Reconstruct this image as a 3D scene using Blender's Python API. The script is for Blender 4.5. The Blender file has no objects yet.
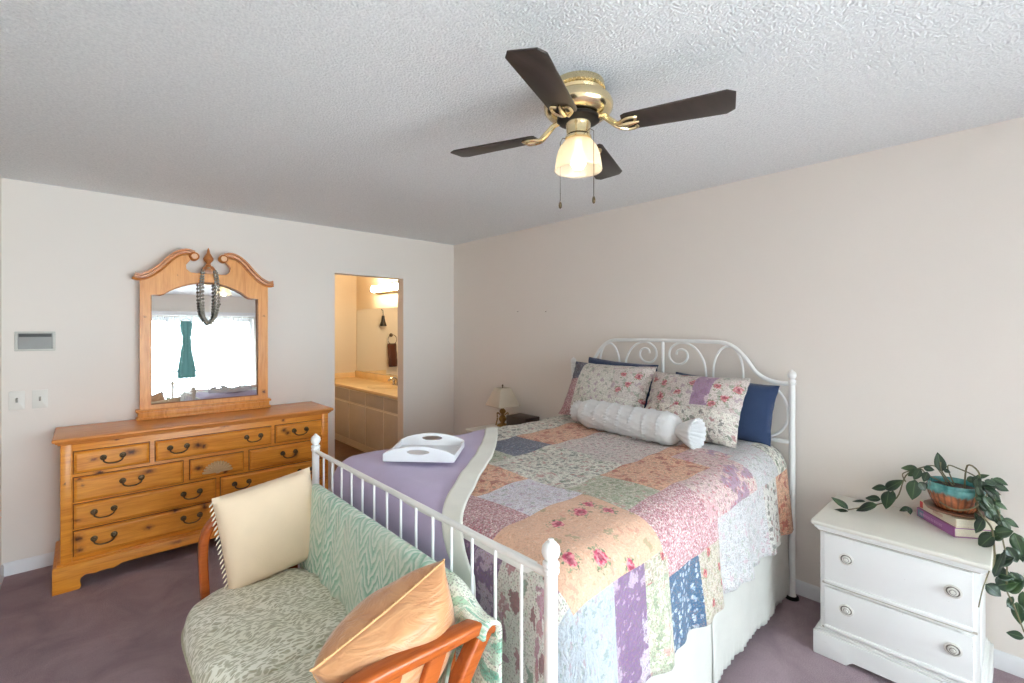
import bpy, bmesh, math, random
from mathutils import Vector, Matrix

sc = bpy.context.scene
COL = sc.collection
R = math.radians
random.seed(7)
YAW, FPX, CY, CAMH = 0.74588, 463.43, 328.96, 1.516
XB, YA, H = 3.005, 4.20, 2.44          # right wall, far wall, ceiling
XL, YB = -0.37, -1.97                  # left wall, window wall

# ------------------------------------------------------------------ camera
cd = bpy.data.cameras.new('camera'); cam = bpy.data.objects.new('camera', cd); COL.objects.link(cam)
cam.location = (0, 0, CAMH); cam.rotation_euler = (math.pi/2, 0, -YAW)
cd.sensor_fit = 'HORIZONTAL'; cd.sensor_width = 36; cd.lens = FPX/1024*36
cd.shift_y = (CY-341.5)/1024; cd.clip_start = 0.02
sc.camera = cam
# ------------------------------------------------------------------ world, daylight, exposure
w = bpy.data.worlds.new('daylight_sky'); sc.world = w; w.use_nodes = True
wn = w.node_tree; wn.nodes.clear()
wo = wn.nodes.new('ShaderNodeOutputWorld'); bg = wn.nodes.new('ShaderNodeBackground')
bg.inputs['Color'].default_value = (0.81, 0.92, 1.02, 1); bg.inputs['Strength'].default_value = 27.0
wn.links.new(bg.outputs[0], wo.inputs[0])
sun = bpy.data.lights.new('sun', 'SUN'); sun.energy = 215.0; sun.angle = R(1.5); sun.color = (1.0, 0.98, 0.96)
so_ = bpy.data.objects.new('sun', sun); COL.objects.link(so_); so_.rotation_euler = Vector((0.42, 0.10, -0.9)).to_track_quat('-Z', 'Y').to_euler()
pl = bpy.data.lights.new('door_portal', 'AREA'); pl.shape = 'RECTANGLE'; pl.size = 2.8; pl.size_y = 2.05
pl.cycles.is_portal = True
po = bpy.data.objects.new('door_portal', pl); COL.objects.link(po)
po.location = (1.11, YB-0.16, 1.03); po.rotation_euler = (R(90), 0, 0)
vs = sc.view_settings
vs.view_transform = 'Standard'; vs.look = 'None'; vs.exposure = 0.0; vs.gamma = 1.0; vs.use_curve_mapping = False
sc.cycles.max_bounces = 12; sc.cycles.diffuse_bounces = 8; sc.cycles.transparent_max_bounces = 16
sc.cycles.sample_clamp_indirect = 6.0; sc.cycles.caustics_reflective = False; sc.cycles.caustics_refractive = False

# ------------------------------------------------------------------ small maths
_c, _s = math.cos(YAW), math.sin(YAW)
def ray(u):
    a = (u-512)/FPX
    return _s+a*_c, _c-a*_s
def on_x(u, v, X):                      # photo point on the plane x = X
    dx, dy = ray(u); t = X/dx
    return Vector((X, dy*t, CAMH+(CY-v)*t/FPX))
def on_z(u, v, Z):
    t = (Z-CAMH)*FPX/(CY-v); dx, dy = ray(u)
    return Vector((dx*t, dy*t, Z))
def C(r, g, b):
    f = lambda c: c/255/12.92 if c/255 <= 0.04045 else ((c/255+0.055)/1.055)**2.4
    return (f(r), f(g), f(b), 1)
def smooth(a, b, x):
    x = min(1, max(0, (x-a)/(b-a))); return x*x*(3-2*x)
def lerp(a, b, t): return a+(b-a)*t
def catmull(pts, n=6):
    P = [Vector(p) for p in pts]; out = []
    for i in range(len(P)-1):
        p0, p1, p2, p3 = P[max(i-1, 0)], P[i], P[i+1], P[min(i+2, len(P)-1)]
        for k in range(n):
            t = k/n
            out.append(0.5*((2*p1)+(p2-p0)*t+(2*p0-5*p1+4*p2-p3)*t*t+(3*p1-p0-3*p2+p3)*t**3))
    out.append(P[-1]); return out

# ------------------------------------------------------------------ materials
class NT:
    def __init__(s, name):
        s.m = bpy.data.materials.new(name); s.m.use_nodes = True
        s.t = s.m.node_tree; s.b = s.t.nodes['Principled BSDF']; s.out = s.t.nodes['Material Output']
        s._co = None
    def n(s, typ, **kw):
        nd = s.t.nodes.new('ShaderNode'+typ)
        for k, v in kw.items(): setattr(nd, k, v)
        return nd
    def put(s, sock, v):
        if isinstance(v, bpy.types.NodeSocket): s.t.links.new(v, sock)
        elif v is not None:
            if hasattr(sock.default_value, '__len__') and not hasattr(v, '__len__'): v = (v,)*len(sock.default_value)
            sock.default_value = v
    def co(s, kind='Object'):
        if s._co is None: s._co = s.n('TexCoord')
        return s._co.outputs[kind]
    def map(s, vec, scale=(1, 1, 1), rot=(0, 0, 0), loc=(0, 0, 0)):
        m = s.n('Mapping'); s.put(m.inputs['Vector'], vec)
        m.inputs['Scale'].default_value = scale; m.inputs['Rotation'].default_value = rot; m.inputs['Location'].default_value = loc
        return m.outputs[0]
    def noise(s, vec, scale, detail=2, rough=0.5, dist=0, out=0):
        n = s.n('TexNoise'); s.put(n.inputs['Vector'], vec)
        n.inputs['Scale'].default_value = scale; n.inputs['Detail'].default_value = detail
        n.inputs['Roughness'].default_value = rough; n.inputs['Distortion'].default_value = dist
        return n.outputs[out]
    def voro(s, vec, scale, dim='3D', feature='F1', rnd=1.0):
        n = s.n('TexVoronoi', voronoi_dimensions=dim, feature=feature); s.put(n.inputs['Vector'], vec)
        n.inputs['Scale'].default_value = scale
        if 'Randomness' in n.inputs: n.inputs['Randomness'].default_value = rnd
        return n.outputs
    def math(s, op, a, b=None, c=None, clamp=False):
        n = s.n('Math', operation=op, use_clamp=clamp)
        for i, v in enumerate((a, b, c)):
            if v is not None: s.put(n.inputs[i], v)
        return n.outputs[0]
    def vmath(s, op, a, b=None):
        n = s.n('VectorMath', operation=op); s.put(n.inputs[0], a)
        if b is not None: s.put(n.inputs[1], b)
        return n.outputs['Value'] if op in ('DISTANCE', 'LENGTH', 'DOT_PRODUCT') else n.outputs[0]
    def sep(s, vec):
        n = s.n('SeparateXYZ'); s.put(n.inputs[0], vec); return n.outputs
    def ramp(s, fac, stops, interp='LINEAR'):
        n = s.n('ValToRGB'); s.put(n.inputs[0], fac); cr = n.color_ramp; cr.interpolation = interp
        while len(cr.elements) < len(stops): cr.elements.new(0.5)
        for e, (p, c) in zip(cr.elements, stops): e.position = p; e.color = c if hasattr(c, '__len__') else (c, c, c, 1)
        return n.outputs[0]
    def mix(s, fac, a, b, mode='MIX'):
        n = s.n('Mix', data_type='RGBA', blend_type=mode); s.put(n.inputs[0], fac); s.put(n.inputs[6], a); s.put(n.inputs[7], b)
        return n.outputs[2]
    def step(s, x, lo, hi):             # 1 below lo, 0 above hi
        n = s.n('MapRange', interpolation_type='SMOOTHSTEP'); s.put(n.inputs[0], x)
        n.inputs[1].default_value = lo; n.inputs[2].default_value = hi; n.inputs[3].default_value = 1; n.inputs[4].default_value = 0
        return n.outputs[0]
    def bump(s, h, strength=0.3, dist=0.01):
        n = s.n('Bump'); n.inputs['Strength'].default_value = strength; n.inputs['Distance'].default_value = dist
        s.put(n.inputs['Height'], h); s.t.links.new(n.outputs[0], s.b.inputs['Normal'])
    def base(s, col=None, rough=None, metal=None, spec=None, **kw):
        s.put(s.b.inputs['Base Color'], col); s.put(s.b.inputs['Roughness'], rough); s.put(s.b.inputs['Metallic'], metal)
        s.put(s.b.inputs['Specular IOR Level'], spec)
        for k, v in kw.items(): s.put(s.b.inputs[k.replace('_', ' ')], v)
        return s.m
def plain(name, col, rough=0.5, metal=0.0, vary=0.06, scale=9.0, bump=0.0, bscale=200, **kw):
    m = NT(name); v = m.noise(m.co(), scale, 3)
    lo = tuple(c*(1-vary) for c in col[:3])+(1,); hi = tuple(min(1, c*(1+vary)) for c in col[:3])+(1,)
    if bump: m.bump(m.noise(m.co(), bscale, 2), bump, 0.002)
    return m.base(m.ramp(v, [(0.3, lo), (0.7, hi)]), rough, metal, **kw)

def wall_paint(name, col):
    m = NT(name); o = m.co()
    m.bump(m.noise(o, 140, 3, 0.6), 0.12, 0.004)
    lo = tuple(c*0.985 for c in col[:3])+(1,)
    return m.base(m.ramp(m.noise(o, 1.3, 2), [(0.35, lo), (0.65, col)]), 0.75, spec=0.2)
M = {}
M['wall'] = wall_paint('cream_wall_paint', C(234, 226, 218))
M['bath'] = wall_paint('warm_bathroom_paint', C(232, 216, 190))
def ceiling_mat():
    m = NT('popcorn_ceiling'); o = m.co()
    v = m.voro(o, 140, '3D', 'SMOOTH_F1')[0]; n = m.noise(o, 105, 4, 0.65)
    h = m.math('ADD', m.math('MULTIPLY', v, -0.9), n)
    m.bump(h, 0.6, 0.010)
    c = m.ramp(n, [(0.3, C(224, 226, 228)), (0.62, C(242, 244, 245))])
    return m.base(c, 0.95, spec=0.0)
M['ceiling'] = ceiling_mat()
def carpet_mat():
    m = NT('mauve_carpet'); o = m.co()
    n = m.noise(o, 260, 3, 0.7); b = m.noise(o, 3.2, 4, 0.65, 0.6)
    c1 = m.ramp(n, [(0.25, C(166, 144, 151)), (0.75, C(222, 199, 207))])
    c2 = m.ramp(b, [(0.35, C(112, 110, 112)), (0.65, C(134, 130, 132))])
    m.bump(n, 0.9, 0.012)
    return m.base(m.mix(1.0, c1, m.ramp(b, [(0.35, 0.74), (0.65, 1.0)]), 'MULTIPLY'), 0.98, spec=0.03)
M['carpet'] = carpet_mat()
M['vinyl'] = plain('brown_vinyl_floor', C(112, 84, 66), 0.45, vary=0.25, scale=6)
M['trim'] = plain('white_trim_paint', C(232, 232, 234), 0.45, vary=0.02)

def pine_mat(name, dark, light, knots=(), grain='x', vert=False, rough=0.33):
    m = NT(name); o = m.co()
    sc_ = (1.2, 14, 14) if not vert else (14, 14, 1.2)
    q = m.map(o, sc_)
    n1 = m.noise(q, 3.0, 4, 0.6, 0.8); n2 = m.noise(m.map(o, (3, 60, 60) if not vert else (60, 60, 3)), 4.0, 2)
    c = m.ramp(n1, [(0.28, dark), (0.5, tuple(lerp(dark[i], light[i], .65) for i in range(3))+(1,)), (0.72, light)])
    c = m.mix(0.25, c, m.ramp(n2, [(0.3, dark), (0.7, light)]))
    wob = m.noise(o, 55, 2, 0.5, 0, 1)
    for (x, y, z, r, st) in knots:      # knots: dark streaked ovals where the boards have them
        d = m.vmath('SUBTRACT', o, (x, y, z))
        d = m.vmath('ADD', d, m.vmath('MULTIPLY', m.vmath('SUBTRACT', wob, (.5, .5, .5)), (.03, .0, .022)))
        d = m.vmath('LENGTH', m.vmath('MULTIPLY', d, (1/(r*st), 0.25/r, 1/r)))
        c = m.mix(m.math('MULTIPLY', m.step(d, 0.55, 1.9), 0.55), c, C(150, 78, 34))
        c = m.mix(m.math('MULTIPLY', m.step(d, 0.25, 1.05), 0.93), c, C(52, 20, 16))
    m.bump(n2, 0.05, 0.003)
    return m.base(c, rough, spec=0.35, Coat_Weight=0.12, Coat_Roughness=0.3)
M['white_metal'] = plain('white_enamelled_steel', C(238, 238, 236), 0.35, vary=0.02)
M['antique_brass'] = plain('antique_brass', C(92, 74, 52), 0.38, 0.75, vary=0.35, scale=60)
M['brass'] = plain('polished_brass', C(228, 210, 168), 0.2, 1.0, vary=0.08, scale=20)
M['dark_metal'] = plain('dark_metal', C(30, 26, 24), 0.4, 0.4)
M['chrome'] = plain('brushed_chrome', C(200, 200, 200), 0.2, 1.0)
def mirror_mat():
    m = NT('mirror_glass'); return m.base((0.93, 0.95, 0.95, 1), 0.015, 1.0)
M['mirror'] = mirror_mat()
def glass_mat():
    m = NT('clear_glass_pane'); m.t.nodes.remove(m.b)
    tr = m.n('BsdfTransparent'); gl = m.n('BsdfGlossy'); gl.inputs['Roughness'].default_value = 0.0
    tr.inputs[0].default_value = (0.95, 0.97, 0.96, 1)
    fr = m.n('Fresnel'); fr.inputs[0].default_value = 1.45
    mx = m.n('MixShader'); m.put(mx.inputs[0], m.math('MULTIPLY', fr.outputs[0], 0.5)); m.t.links.new(tr.outputs[0], mx.inputs[1]); m.t.links.new(gl.outputs[0], mx.inputs[2])
    m.t.links.new(mx.outputs[0], m.out.inputs[0]); return m.m
M['pane'] = glass_mat()
def emit(name, col, st):
    m = NT(name); m.base(col, 0.4); m.b.inputs['Emission Color'].default_value = col; m.b.inputs['Emission Strength'].default_value = st
    return m.m
M['bulb'] = emit('lit_bulb', (1, 0.84, 0.60, 1), 5)
M['vbulb'] = emit('lit_vanity_globe', (1, 0.84, 0.60, 1), 75)
def shade_glass():
    m = NT('frosted_glass_shade'); m.t.nodes.remove(m.b)
    tl = m.n('BsdfTranslucent'); tl.inputs[0].default_value = (0.95, 0.88, 0.75, 1)
    tr = m.n('BsdfTransparent'); tr.inputs[0].default_value = (1, 0.96, 0.88, 1)
    df = m.n('BsdfDiffuse'); df.inputs[0].default_value = (0.9, 0.88, 0.82, 1)
    gl = m.n('BsdfGlossy'); gl.inputs['Roughness'].default_value = 0.15
    sx = m.sep(m.co()); ribs = m.math('SINE', m.math('MULTIPLY', m.n('TexGradient', gradient_type='RADIAL').outputs[1], 200))
    a = m.n('MixShader'); a.inputs[0].default_value = 0.6; m.t.links.new(tl.outputs[0], a.inputs[1]); m.t.links.new(tr.outputs[0], a.inputs[2])
    b = m.n('MixShader'); b.inputs[0].default_value = 0.2; m.t.links.new(a.outputs[0], b.inputs[1]); m.t.links.new(df.outputs[0], b.inputs[2])
    c = m.n('MixShader'); c.inputs[0].default_value = 0.06; m.t.links.new(b.outputs[0], c.inputs[1]); m.t.links.new(gl.outputs[0], c.inputs[2])
    m.t.links.new(c.outputs[0], m.out.inputs[0]); return m.m
M['shade'] = shade_glass()

def floral(name, base, layers, base2=None, bump=0.45, quilt=34, soft=0.78, k=1.55, dense=.75, roses=None):
    """printed cotton: (cells per metre, size, colours, raggedness, stretch) layers over a ground"""
    m = NT(name); uv = m.co('UV')
    n = m.noise(uv, 9, 3)
    c = m.ramp(n, [(0.35, base), (0.65, base2 or tuple(x*0.93 for x in base[:3])+(1,))])
    for (s_, thr, cols, rag, *st) in layers:
        s_ = s_*k
        nz = m.noise(uv, s_*1.7, 3, 0.6, 0, 1)
        q = m.vmath('ADD', uv, m.vmath('MULTIPLY', m.vmath('SUBTRACT', nz, (.5, .5, .5)), (rag/s_, rag/s_, 0)))
        if st: q = m.map(q, (st[0], 1, 1), (0, 0, st[1]))
        vo = m.voro(q, s_, '2D')
        msk = m.step(vo[0], thr*0.8, thr)
        pick = m.sep(vo[1])[0]
        stops = [(i/len(cols), k) for i, k in enumerate(cols)]
        col = m.ramp(pick, stops, 'CONSTANT') if len(cols) > 1 else cols[0]
        c = m.mix(m.math('MULTIPLY', msk, soft), c, col)
    if roses:                           # rose clusters: dark heart, pink petals, ragged leaves round them
        rs, prob, r1, r2 = roses
        nz = m.noise(uv, rs*4, 3, .6, 0, 1); q = m.vmath('ADD', uv, m.vmath('MULTIPLY', m.vmath('SUBTRACT', nz, (.5, .5, .5)), (.5/rs, .5/rs, 0)))
        vo = m.voro(q, rs, '2D'); on = m.step(m.sep(vo[1])[0], prob-.01, prob); d = vo[0]; fn = m.noise(uv, rs*9, 2)
        lf_ = m.math('MULTIPLY', m.math('MULTIPLY', m.step(d, .30, .34), m.step(m.math('SUBTRACT', 1, fn), .44, .50)), on)
        c = m.mix(lf_, c, m.ramp(m.noise(uv, rs*5, 2), [(.35, C(96, 112, 84)), (.65, C(150, 158, 124))]))
        pt = m.mix(m.step(fn, .40, .60), r1, r2)
        c = m.mix(m.math('MULTIPLY', m.step(d, .17, .23), on), c, pt)
        c = m.mix(m.math('MULTIPLY', m.math('MULTIPLY', m.step(d, .06, .13), on), .7), c, C(116, 34, 58))
    sp = m.voro(uv, 150, '2D'); c = m.mix(m.math('MULTIPLY', m.step(sp[0], .30, .45), m.math('MULTIPLY', m.sep(sp[1])[0], dense)), c, m.ramp(m.sep(sp[1])[1], [(0, C(120, 112, 106)), (.4, C(150, 116, 112)), (.7, C(126, 130, 112))], 'CONSTANT'))
    if bump:
        h = m.math('ADD', m.noise(uv, quilt, 2, 0.5, 1.2), m.math('MULTIPLY', m.noise(uv, 420, 1), 0.2))
        m.bump(h, bump, 0.02)
    return m.base(c, 0.9, spec=0.1, Sheen_Weight=0.15)
def fabric(name, col, rough=0.85, bump=0.15, bscale=420, vary=0.05, sheen=0.2, fold=0):
    m = NT(name); o = m.co(); n = m.noise(o, bscale, 2)
    if fold: n = m.math('ADD', n, m.math('MULTIPLY', m.noise(o, fold, 3, 0.55, 0.8), 3))
    m.bump(n, bump, 0.004 if not fold else 0.02)
    lo = tuple(c*(1-vary) for c in col[:3])+(1,)
    return m.base(m.ramp(m.noise(o, 11, 2), [(0.3, lo), (0.7, col)]), rough, spec=0.2, Sheen_Weight=sheen)

# ------------------------------------------------------------------ mesh builder
class MB:
    def __init__(s): s.bm = bmesh.new(); s.uv = s.bm.loops.layers.uv.new('UVMap')
    def face(s, vs_, mat=0, smooth_=True, uvs=None):
        try: f = s.bm.faces.new(vs_)
        except ValueError: return None
        f.material_index = mat; f.smooth = smooth_
        if uvs:
            for l, c in zip(f.loops, uvs): l[s.uv].uv = c
        return f
    def box(s, c, size, bevel=0.0, rot=None, mat=0, seg=2):
        g = bmesh.ops.create_cube(s.bm, size=1.0); vs_ = g['verts']
        bmesh.ops.scale(s.bm, vec=size, verts=vs_)
        es = list({e for v in vs_ for e in v.link_edges}); fs = set(f for v in vs_ for f in v.link_faces)
        if bevel:
            r = bmesh.ops.bevel(s.bm, geom=es, offset=bevel, segments=seg, affect='EDGES', profile=0.5)
            vs_ = r['verts'] if False else list({v for f in r['faces'] for v in f.verts} | {v for v in vs_ if v.is_valid})
            fs = {f for v in vs_ for f in v.link_faces}
        for f in fs: f.material_index = mat; f.smooth = bool(bevel)
        m = Matrix.Translation(Vector(c)) @ (rot.to_4x4() if rot else Matrix.Identity(4))
        bmesh.ops.transform(s.bm, matrix=m, verts=vs_)
        return s
    def bb(s, lo, hi, bevel=0.0, **k):
        return s.box([(a+b)/2 for a, b in zip(lo, hi)], [abs(b-a) for a, b in zip(lo, hi)], bevel, **k)
    def lathe(s, prof, mat4=None, seg=24, mat=0, star=None, caps=True):
        m = mat4 or Matrix.Identity(4); rows = []
        for r, z in prof:
            rows.append([s.bm.verts.new(m @ Vector((r*(star(k/seg, z) if star else 1)*math.cos(2*math.pi*k/seg), r*(star(k/seg, z) if star else 1)*math.sin(2*math.pi*k/seg), z))) for k in range(seg)])
        for a, b in zip(rows, rows[1:]):
            for k in range(seg):
                s.face([a[k], a[(k+1) % seg], b[(k+1) % seg], b[k]], mat)
        if caps:
            if prof[0][0] > 1e-5: s.face(rows[0][::-1], mat)
            if prof[-1][0] > 1e-5: s.face(rows[-1], mat)
        return s
    def sweep(s, pts, prof, up=(0, 0, 1), mat=0, closed=False, scale=None):
        """prof: 2-D ring (a along side, b along up) carried along pts"""
        P = [Vector(p) for p in pts]; n = len(P); rows = []; U = Vector(up)
        for i in range(n):
            if closed: t = P[(i+1) % n]-P[i-1]
            else: t = P[min(i+1, n-1)]-P[max(i-1, 0)]
            t = t.normalized() if t.length > 1e-9 else Vector((0, 0, 1))
            sd = t.cross(U)
            if sd.length < 1e-3: sd = t.cross(Vector((1, 0, 0.01)))
            sd.normalize(); u2 = sd.cross(t).normalized(); k = scale[i] if scale else 1.0
            rows.append([s.bm.verts.new(P[i]+sd*a*k+u2*b*k) for a, b in prof])
        m = len(prof)
        for i in range(n if closed else n-1):
            A, B = rows[i], rows[(i+1) % n]
            for k in range(m): s.face([A[k], A[(k+1) % m], B[(k+1) % m], B[k]], mat)
        if not closed: s.face(rows[0][::-1], mat); s.face(rows[-1], mat)
        return s
    def tube(s, pts, r, seg=8, mat=0, closed=False, up=(0, 0, 1)):
        rr = r if hasattr(r, '__len__') else None
        k = rr[0] if rr else r
        prof = [(k*math.cos(2*math.pi*i/seg), k*math.sin(2*math.pi*i/seg)) for i in range(seg)]
        return s.sweep(pts, prof, up, mat, closed, [x/k for x in rr] if rr else None)
    def prism(s, poly, th, mat4, bevel=0.0, mat=0):
        """poly in local xy, extruded th along local z, centred"""
        a = [s.bm.verts.new(mat4 @ Vector((x, y, -th/2))) for x, y in poly]
        b = [s.bm.verts.new(mat4 @ Vector((x, y, th/2))) for x, y in poly]
        fs = [s.face(a[::-1], mat, False), s.face(b, mat, False)]; n = len(poly)
        for i in range(n): fs.append(s.face([a[i], a[(i+1) % n], b[(i+1) % n], b[i]], mat, True))
        if bevel:
            es = [e for e in fs[1].edges]+[e for e in fs[0].edges]
            bmesh.ops.bevel(s.bm, geom=es, offset=bevel, segments=2, affect='EDGES', profile=0.5)
        return s
    def grid(s, f, us, vs_, uvf=None, matf=None, closed=False):
        rows = [[s.bm.verts.new(Vector(f(u, v))) for v in vs_] for u in us]
        nu, nv = len(us), len(vs_)
        for i in range(nu-1 if not closed else nu):
            i2 = (i+1) % nu
            for j in range(nv-1):
                uvs = None
                if uvf: uvs = [uvf(us[a], vs_[b]) for a, b in ((i, j), (i2, j), (i2, j+1), (i, j+1))]
                mt = matf((us[i]+us[i2])/2, (vs_[j]+vs_[j+1])/2) if matf else 0
                s.face([rows[i][j], rows[i2][j], rows[i2][j+1], rows[i][j+1]], mt, True, uvs)
        return s
    def ball(s, c, r, seg=12, rings=8, mat=0, squash=(1, 1, 1)):
        prof = [(max(1e-6, r*math.sin(math.pi*i/rings)), -r*math.cos(math.pi*i/rings)) for i in range(rings+1)]
        m = Matrix.Translation(Vector(c)) @ Matrix.Diagonal((*squash, 1))
        return s.lathe(prof, m, seg, mat, caps=False)
    def pillow(s, w, h, t, mat4, n=22, pinch=0.05, matf=None, corner=3.2, ripple=0.0, flange=0.0, seed=1):
        rnd = random.Random(seed); ph = [rnd.uniform(0, 6.28) for _ in range(6)]
        us = [-1+2*i/n for i in range(n+1)]
        def side(sg):
            def f(u, v):
                x = u*w/2*(1-pinch*(1-v*v)); y = v*h/2*(1-pinch*(1-u*u))
                a = max(0, 1-abs(u/(1-flange))**corner) if abs(u) < 1-flange else 0
                b = max(0, 1-abs(v/(1-flange))**corner) if abs(v) < 1-flange else 0
                z = sg*t/2*(a*b)**0.55+ (0.003*sg)
                if ripple: z += ripple*a*b*(math.sin(5*u+3*v+ph[0])+math.sin(7*v-4*u+ph[1])*0.7+math.sin(9*u+ph[2])*0.4)
                return mat4 @ Vector((x, y, z))
            return f
        s.grid(side(1), us, us, lambda u, v: (u*w/2, v*h/2), matf)
        s.grid(lambda u, v: side(-1)(-u, v), us, us, lambda u, v: (-u*w/2+7, v*h/2), (lambda u, v: matf(-u, v)) if matf else None)
        bmesh.ops.remove_doubles(s.bm, verts=s.bm.verts[:], dist=0.0065)
        return s
    def build(s, name, mats, parent=None, origin=None, angle=35, solid=0):
        me = bpy.data.meshes.new(name); off = Vector(origin) if origin is not None else Vector((0, 0, 0))
        if parent is not None:
            p = parent; off = Vector((0, 0, 0))
            while p: off += p.location; p = p.parent
        bmesh.ops.recalc_face_normals(s.bm, faces=s.bm.faces[:])
        bmesh.ops.translate(s.bm, vec=-off, verts=s.bm.verts[:])
        s.bm.to_mesh(me); s.bm.free()
        for m_ in (mats if isinstance(mats, (list, tuple)) else [mats]): me.materials.append(m_)
        try: me.set_sharp_from_angle(angle=R(angle))
        except Exception: pass
        o = bpy.data.objects.new(name, me); COL.objects.link(o)
        if parent is not None: o.parent = parent
        else: o.location = off
        if solid:
            md = o.modifiers.new('thickness', 'SOLIDIFY'); md.thickness = solid; md.offset = 0
        return o
def tag(o, label, cat, group=None, kind=None):
    o['label'] = label; o['category'] = cat
    if group: o['group'] = group
    if kind: o['kind'] = kind
    return o
def thing(name, loc, label, cat, group=None):
    o = bpy.data.objects.new(name, None); o.empty_display_size = 0.1; COL.objects.link(o); o.location = loc
    return tag(o, label, cat, group)
def struct(o): o['kind'] = 'structure'; return o
def copy_part(o, parent, loc=None):
    c = o.copy(); COL.objects.link(c); c.parent = parent
    if loc is not None: c.location = loc
    return c
def mat_axes(o, x, y, z):
    m = Matrix.Identity(4)
    for i, a in enumerate((x, y, z)):
        a = Vector(a).normalized()
        for k in range(3): m[k][i] = a[k]
    m.translation = Vector(o); return m
def rrect(w, h, r, n=4):
    out = []
    for cx, cy, a0 in ((w/2-r, h/2-r, 0), (-w/2+r, h/2-r, 90), (-w/2+r, -h/2+r, 180), (w/2-r, -h/2+r, 270)):
        for k in range(n+1):
            a = R(a0+90*k/n); out.append((cx+r*math.cos(a), cy+r*math.sin(a)))
    return out

# ================================================================== ROOM
T = 0.115
m = MB(); m.bb((XL-T, YB-T, -0.1), (XB+T, YA+T*0.5, 0)); struct(m.build('floor', M['carpet']))
m = MB(); m.bb((XL-T, YB-T, H), (XB+T, YA+T, H+0.1)); struct(m.build('ceiling', M['ceiling']))
DX0, DX1, DZ = 1.680, 2.380, 2.027
m = MB()
m.bb((XL-T, YA, 0), (DX0, YA+T, H)); m.bb((DX1, YA, 0), (XB+T, YA+T, H)); m.bb((DX0, YA, DZ), (DX1, YA+T, H))
struct(m.build('wall_far', M['wall']))
m = MB(); m.bb((XB, YB-T, 0), (XB+T, YA, H)); struct(m.build('wall_right', M['wall']))
m = MB(); m.bb((XL-T, YB-T, 0), (XL, YA, H)); struct(m.build('wall_left', M['wall']))
WX0, WX1, WZ = -0.26, 2.48, 2.03
m = MB()
m.bb((XL, YB-T, 0), (WX0, YB, H)); m.bb((WX1, YB-T, 0), (XB, YB, H)); m.bb((WX0, YB-T, WZ), (WX1, YB, H))
struct(m.build('wall_window', M['wall']))
def skirting(name, a, b, nrm):
    a, b, nrm = Vector(a), Vector(b), Vector(nrm)
    prof = [(0, 0), (0.012, 0), (0.012, 0.062), (0.008, 0.074), (0.003, 0.08), (0, 0.08)]
    m = MB(); A = [m.bm.verts.new(a+nrm*p+Vector((0, 0, z))) for p, z in prof]; B = [m.bm.verts.new(b+nrm*p+Vector((0, 0, z))) for p, z in prof]
    for k in range(6): m.face([A[k], A[(k+1) % 6], B[(k+1) % 6], B[k]], 0, False)
    m.face(A, 0, False); m.face(B[::-1], 0, False)
    struct(m.build(name, M['trim']))
skirting('baseboard_far', (XL, YA, 0), (DX0, YA, 0), (0, -1, 0))
skirting('baseboard_corner', (DX1, YA, 0), (XB, YA, 0), (0, -1, 0))
skirting('baseboard_right', (XB, YA-0.012, 0), (XB, YB, 0), (-1, 0, 0))
skirting('baseboard_left', (XL, YB, 0), (XL, YA-0.012, 0), (1, 0, 0))

# ---- sliding glass door on the window wall (seen in the dresser mirror)
door = bpy.data.objects.new('window_1', None); COL.objects.link(door); door.location = (1.11, YB-0.06, 0); struct(door)
def fr(lo, hi): return MB().bb(lo, hi, 0.004)
yd = YB-0.06
for x0, x1, dy in ((WX0, 1.14, 0.0), (1.08, WX1, -0.04)):
    m = MB(); y0, y1 = yd+dy-0.018, yd+dy+0.018
    m.bb((x0, y0, 0.02), (x0+0.06, y1, WZ-0.02), 0.004); m.bb((x1-0.06, y0, 0.02), (x1, y1, WZ-0.02), 0.004)
    m.bb((x0+0.06, y0, 0.02), (x1-0.06, y1, 0.1), 0.004); m.bb((x0+0.06, y0, WZ-0.08), (x1-0.06, y1, WZ-0.02), 0.004)
    s_ = m.build('sash', M['trim'], door); struct(s_)
    MB().bb((x0+0.06, yd+dy-0.003, 0.1), (x1-0.06, yd+dy+0.003, WZ-0.08)).build('pane', M['pane'], s_)
m = MB(); m.bb((WX0, YB-T, 0), (WX1, YB, 0.02), 0.003); m.bb((WX0, YB-T, WZ-0.02), (WX1, YB, WZ), 0.003)
struct(m.build('window_sill', M['trim'], door))
# outside: a balcony slab and railing
m = MB(); m.bb((-1.5, YB-T-2.2, -0.14), (4.5, YB-T, -0.03)); tag(m.build('balcony_slab', plain('pale_concrete', C(226, 224, 218), 0.9)), 'pale concrete balcony slab outside the sliding glass door', 'balcony', kind='structure')
rl = thing('balcony_railing', (1.5, YB-T-2.1, -0.03), 'thin dark metal railing outside the sliding door, seen in the mirror', 'railing')
m = MB(); m.bb((-1.4, YB-T-2.12, 0.97), (4.4, YB-T-2.08, 1.02), 0.006); m.build('top_rail', M['dark_metal'], rl)
bal0 = None
for k in range(30):
    x = -1.3+k*0.19
    if bal0 is None: bal0 = MB().bb((x-0.008, YB-T-2.108, -0.03), (x+0.008, YB-T-2.092, 0.97)).build('baluster', M['dark_metal'], rl)
    else: copy_part(bal0, rl, (k*0.19, 0, 0))
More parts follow.
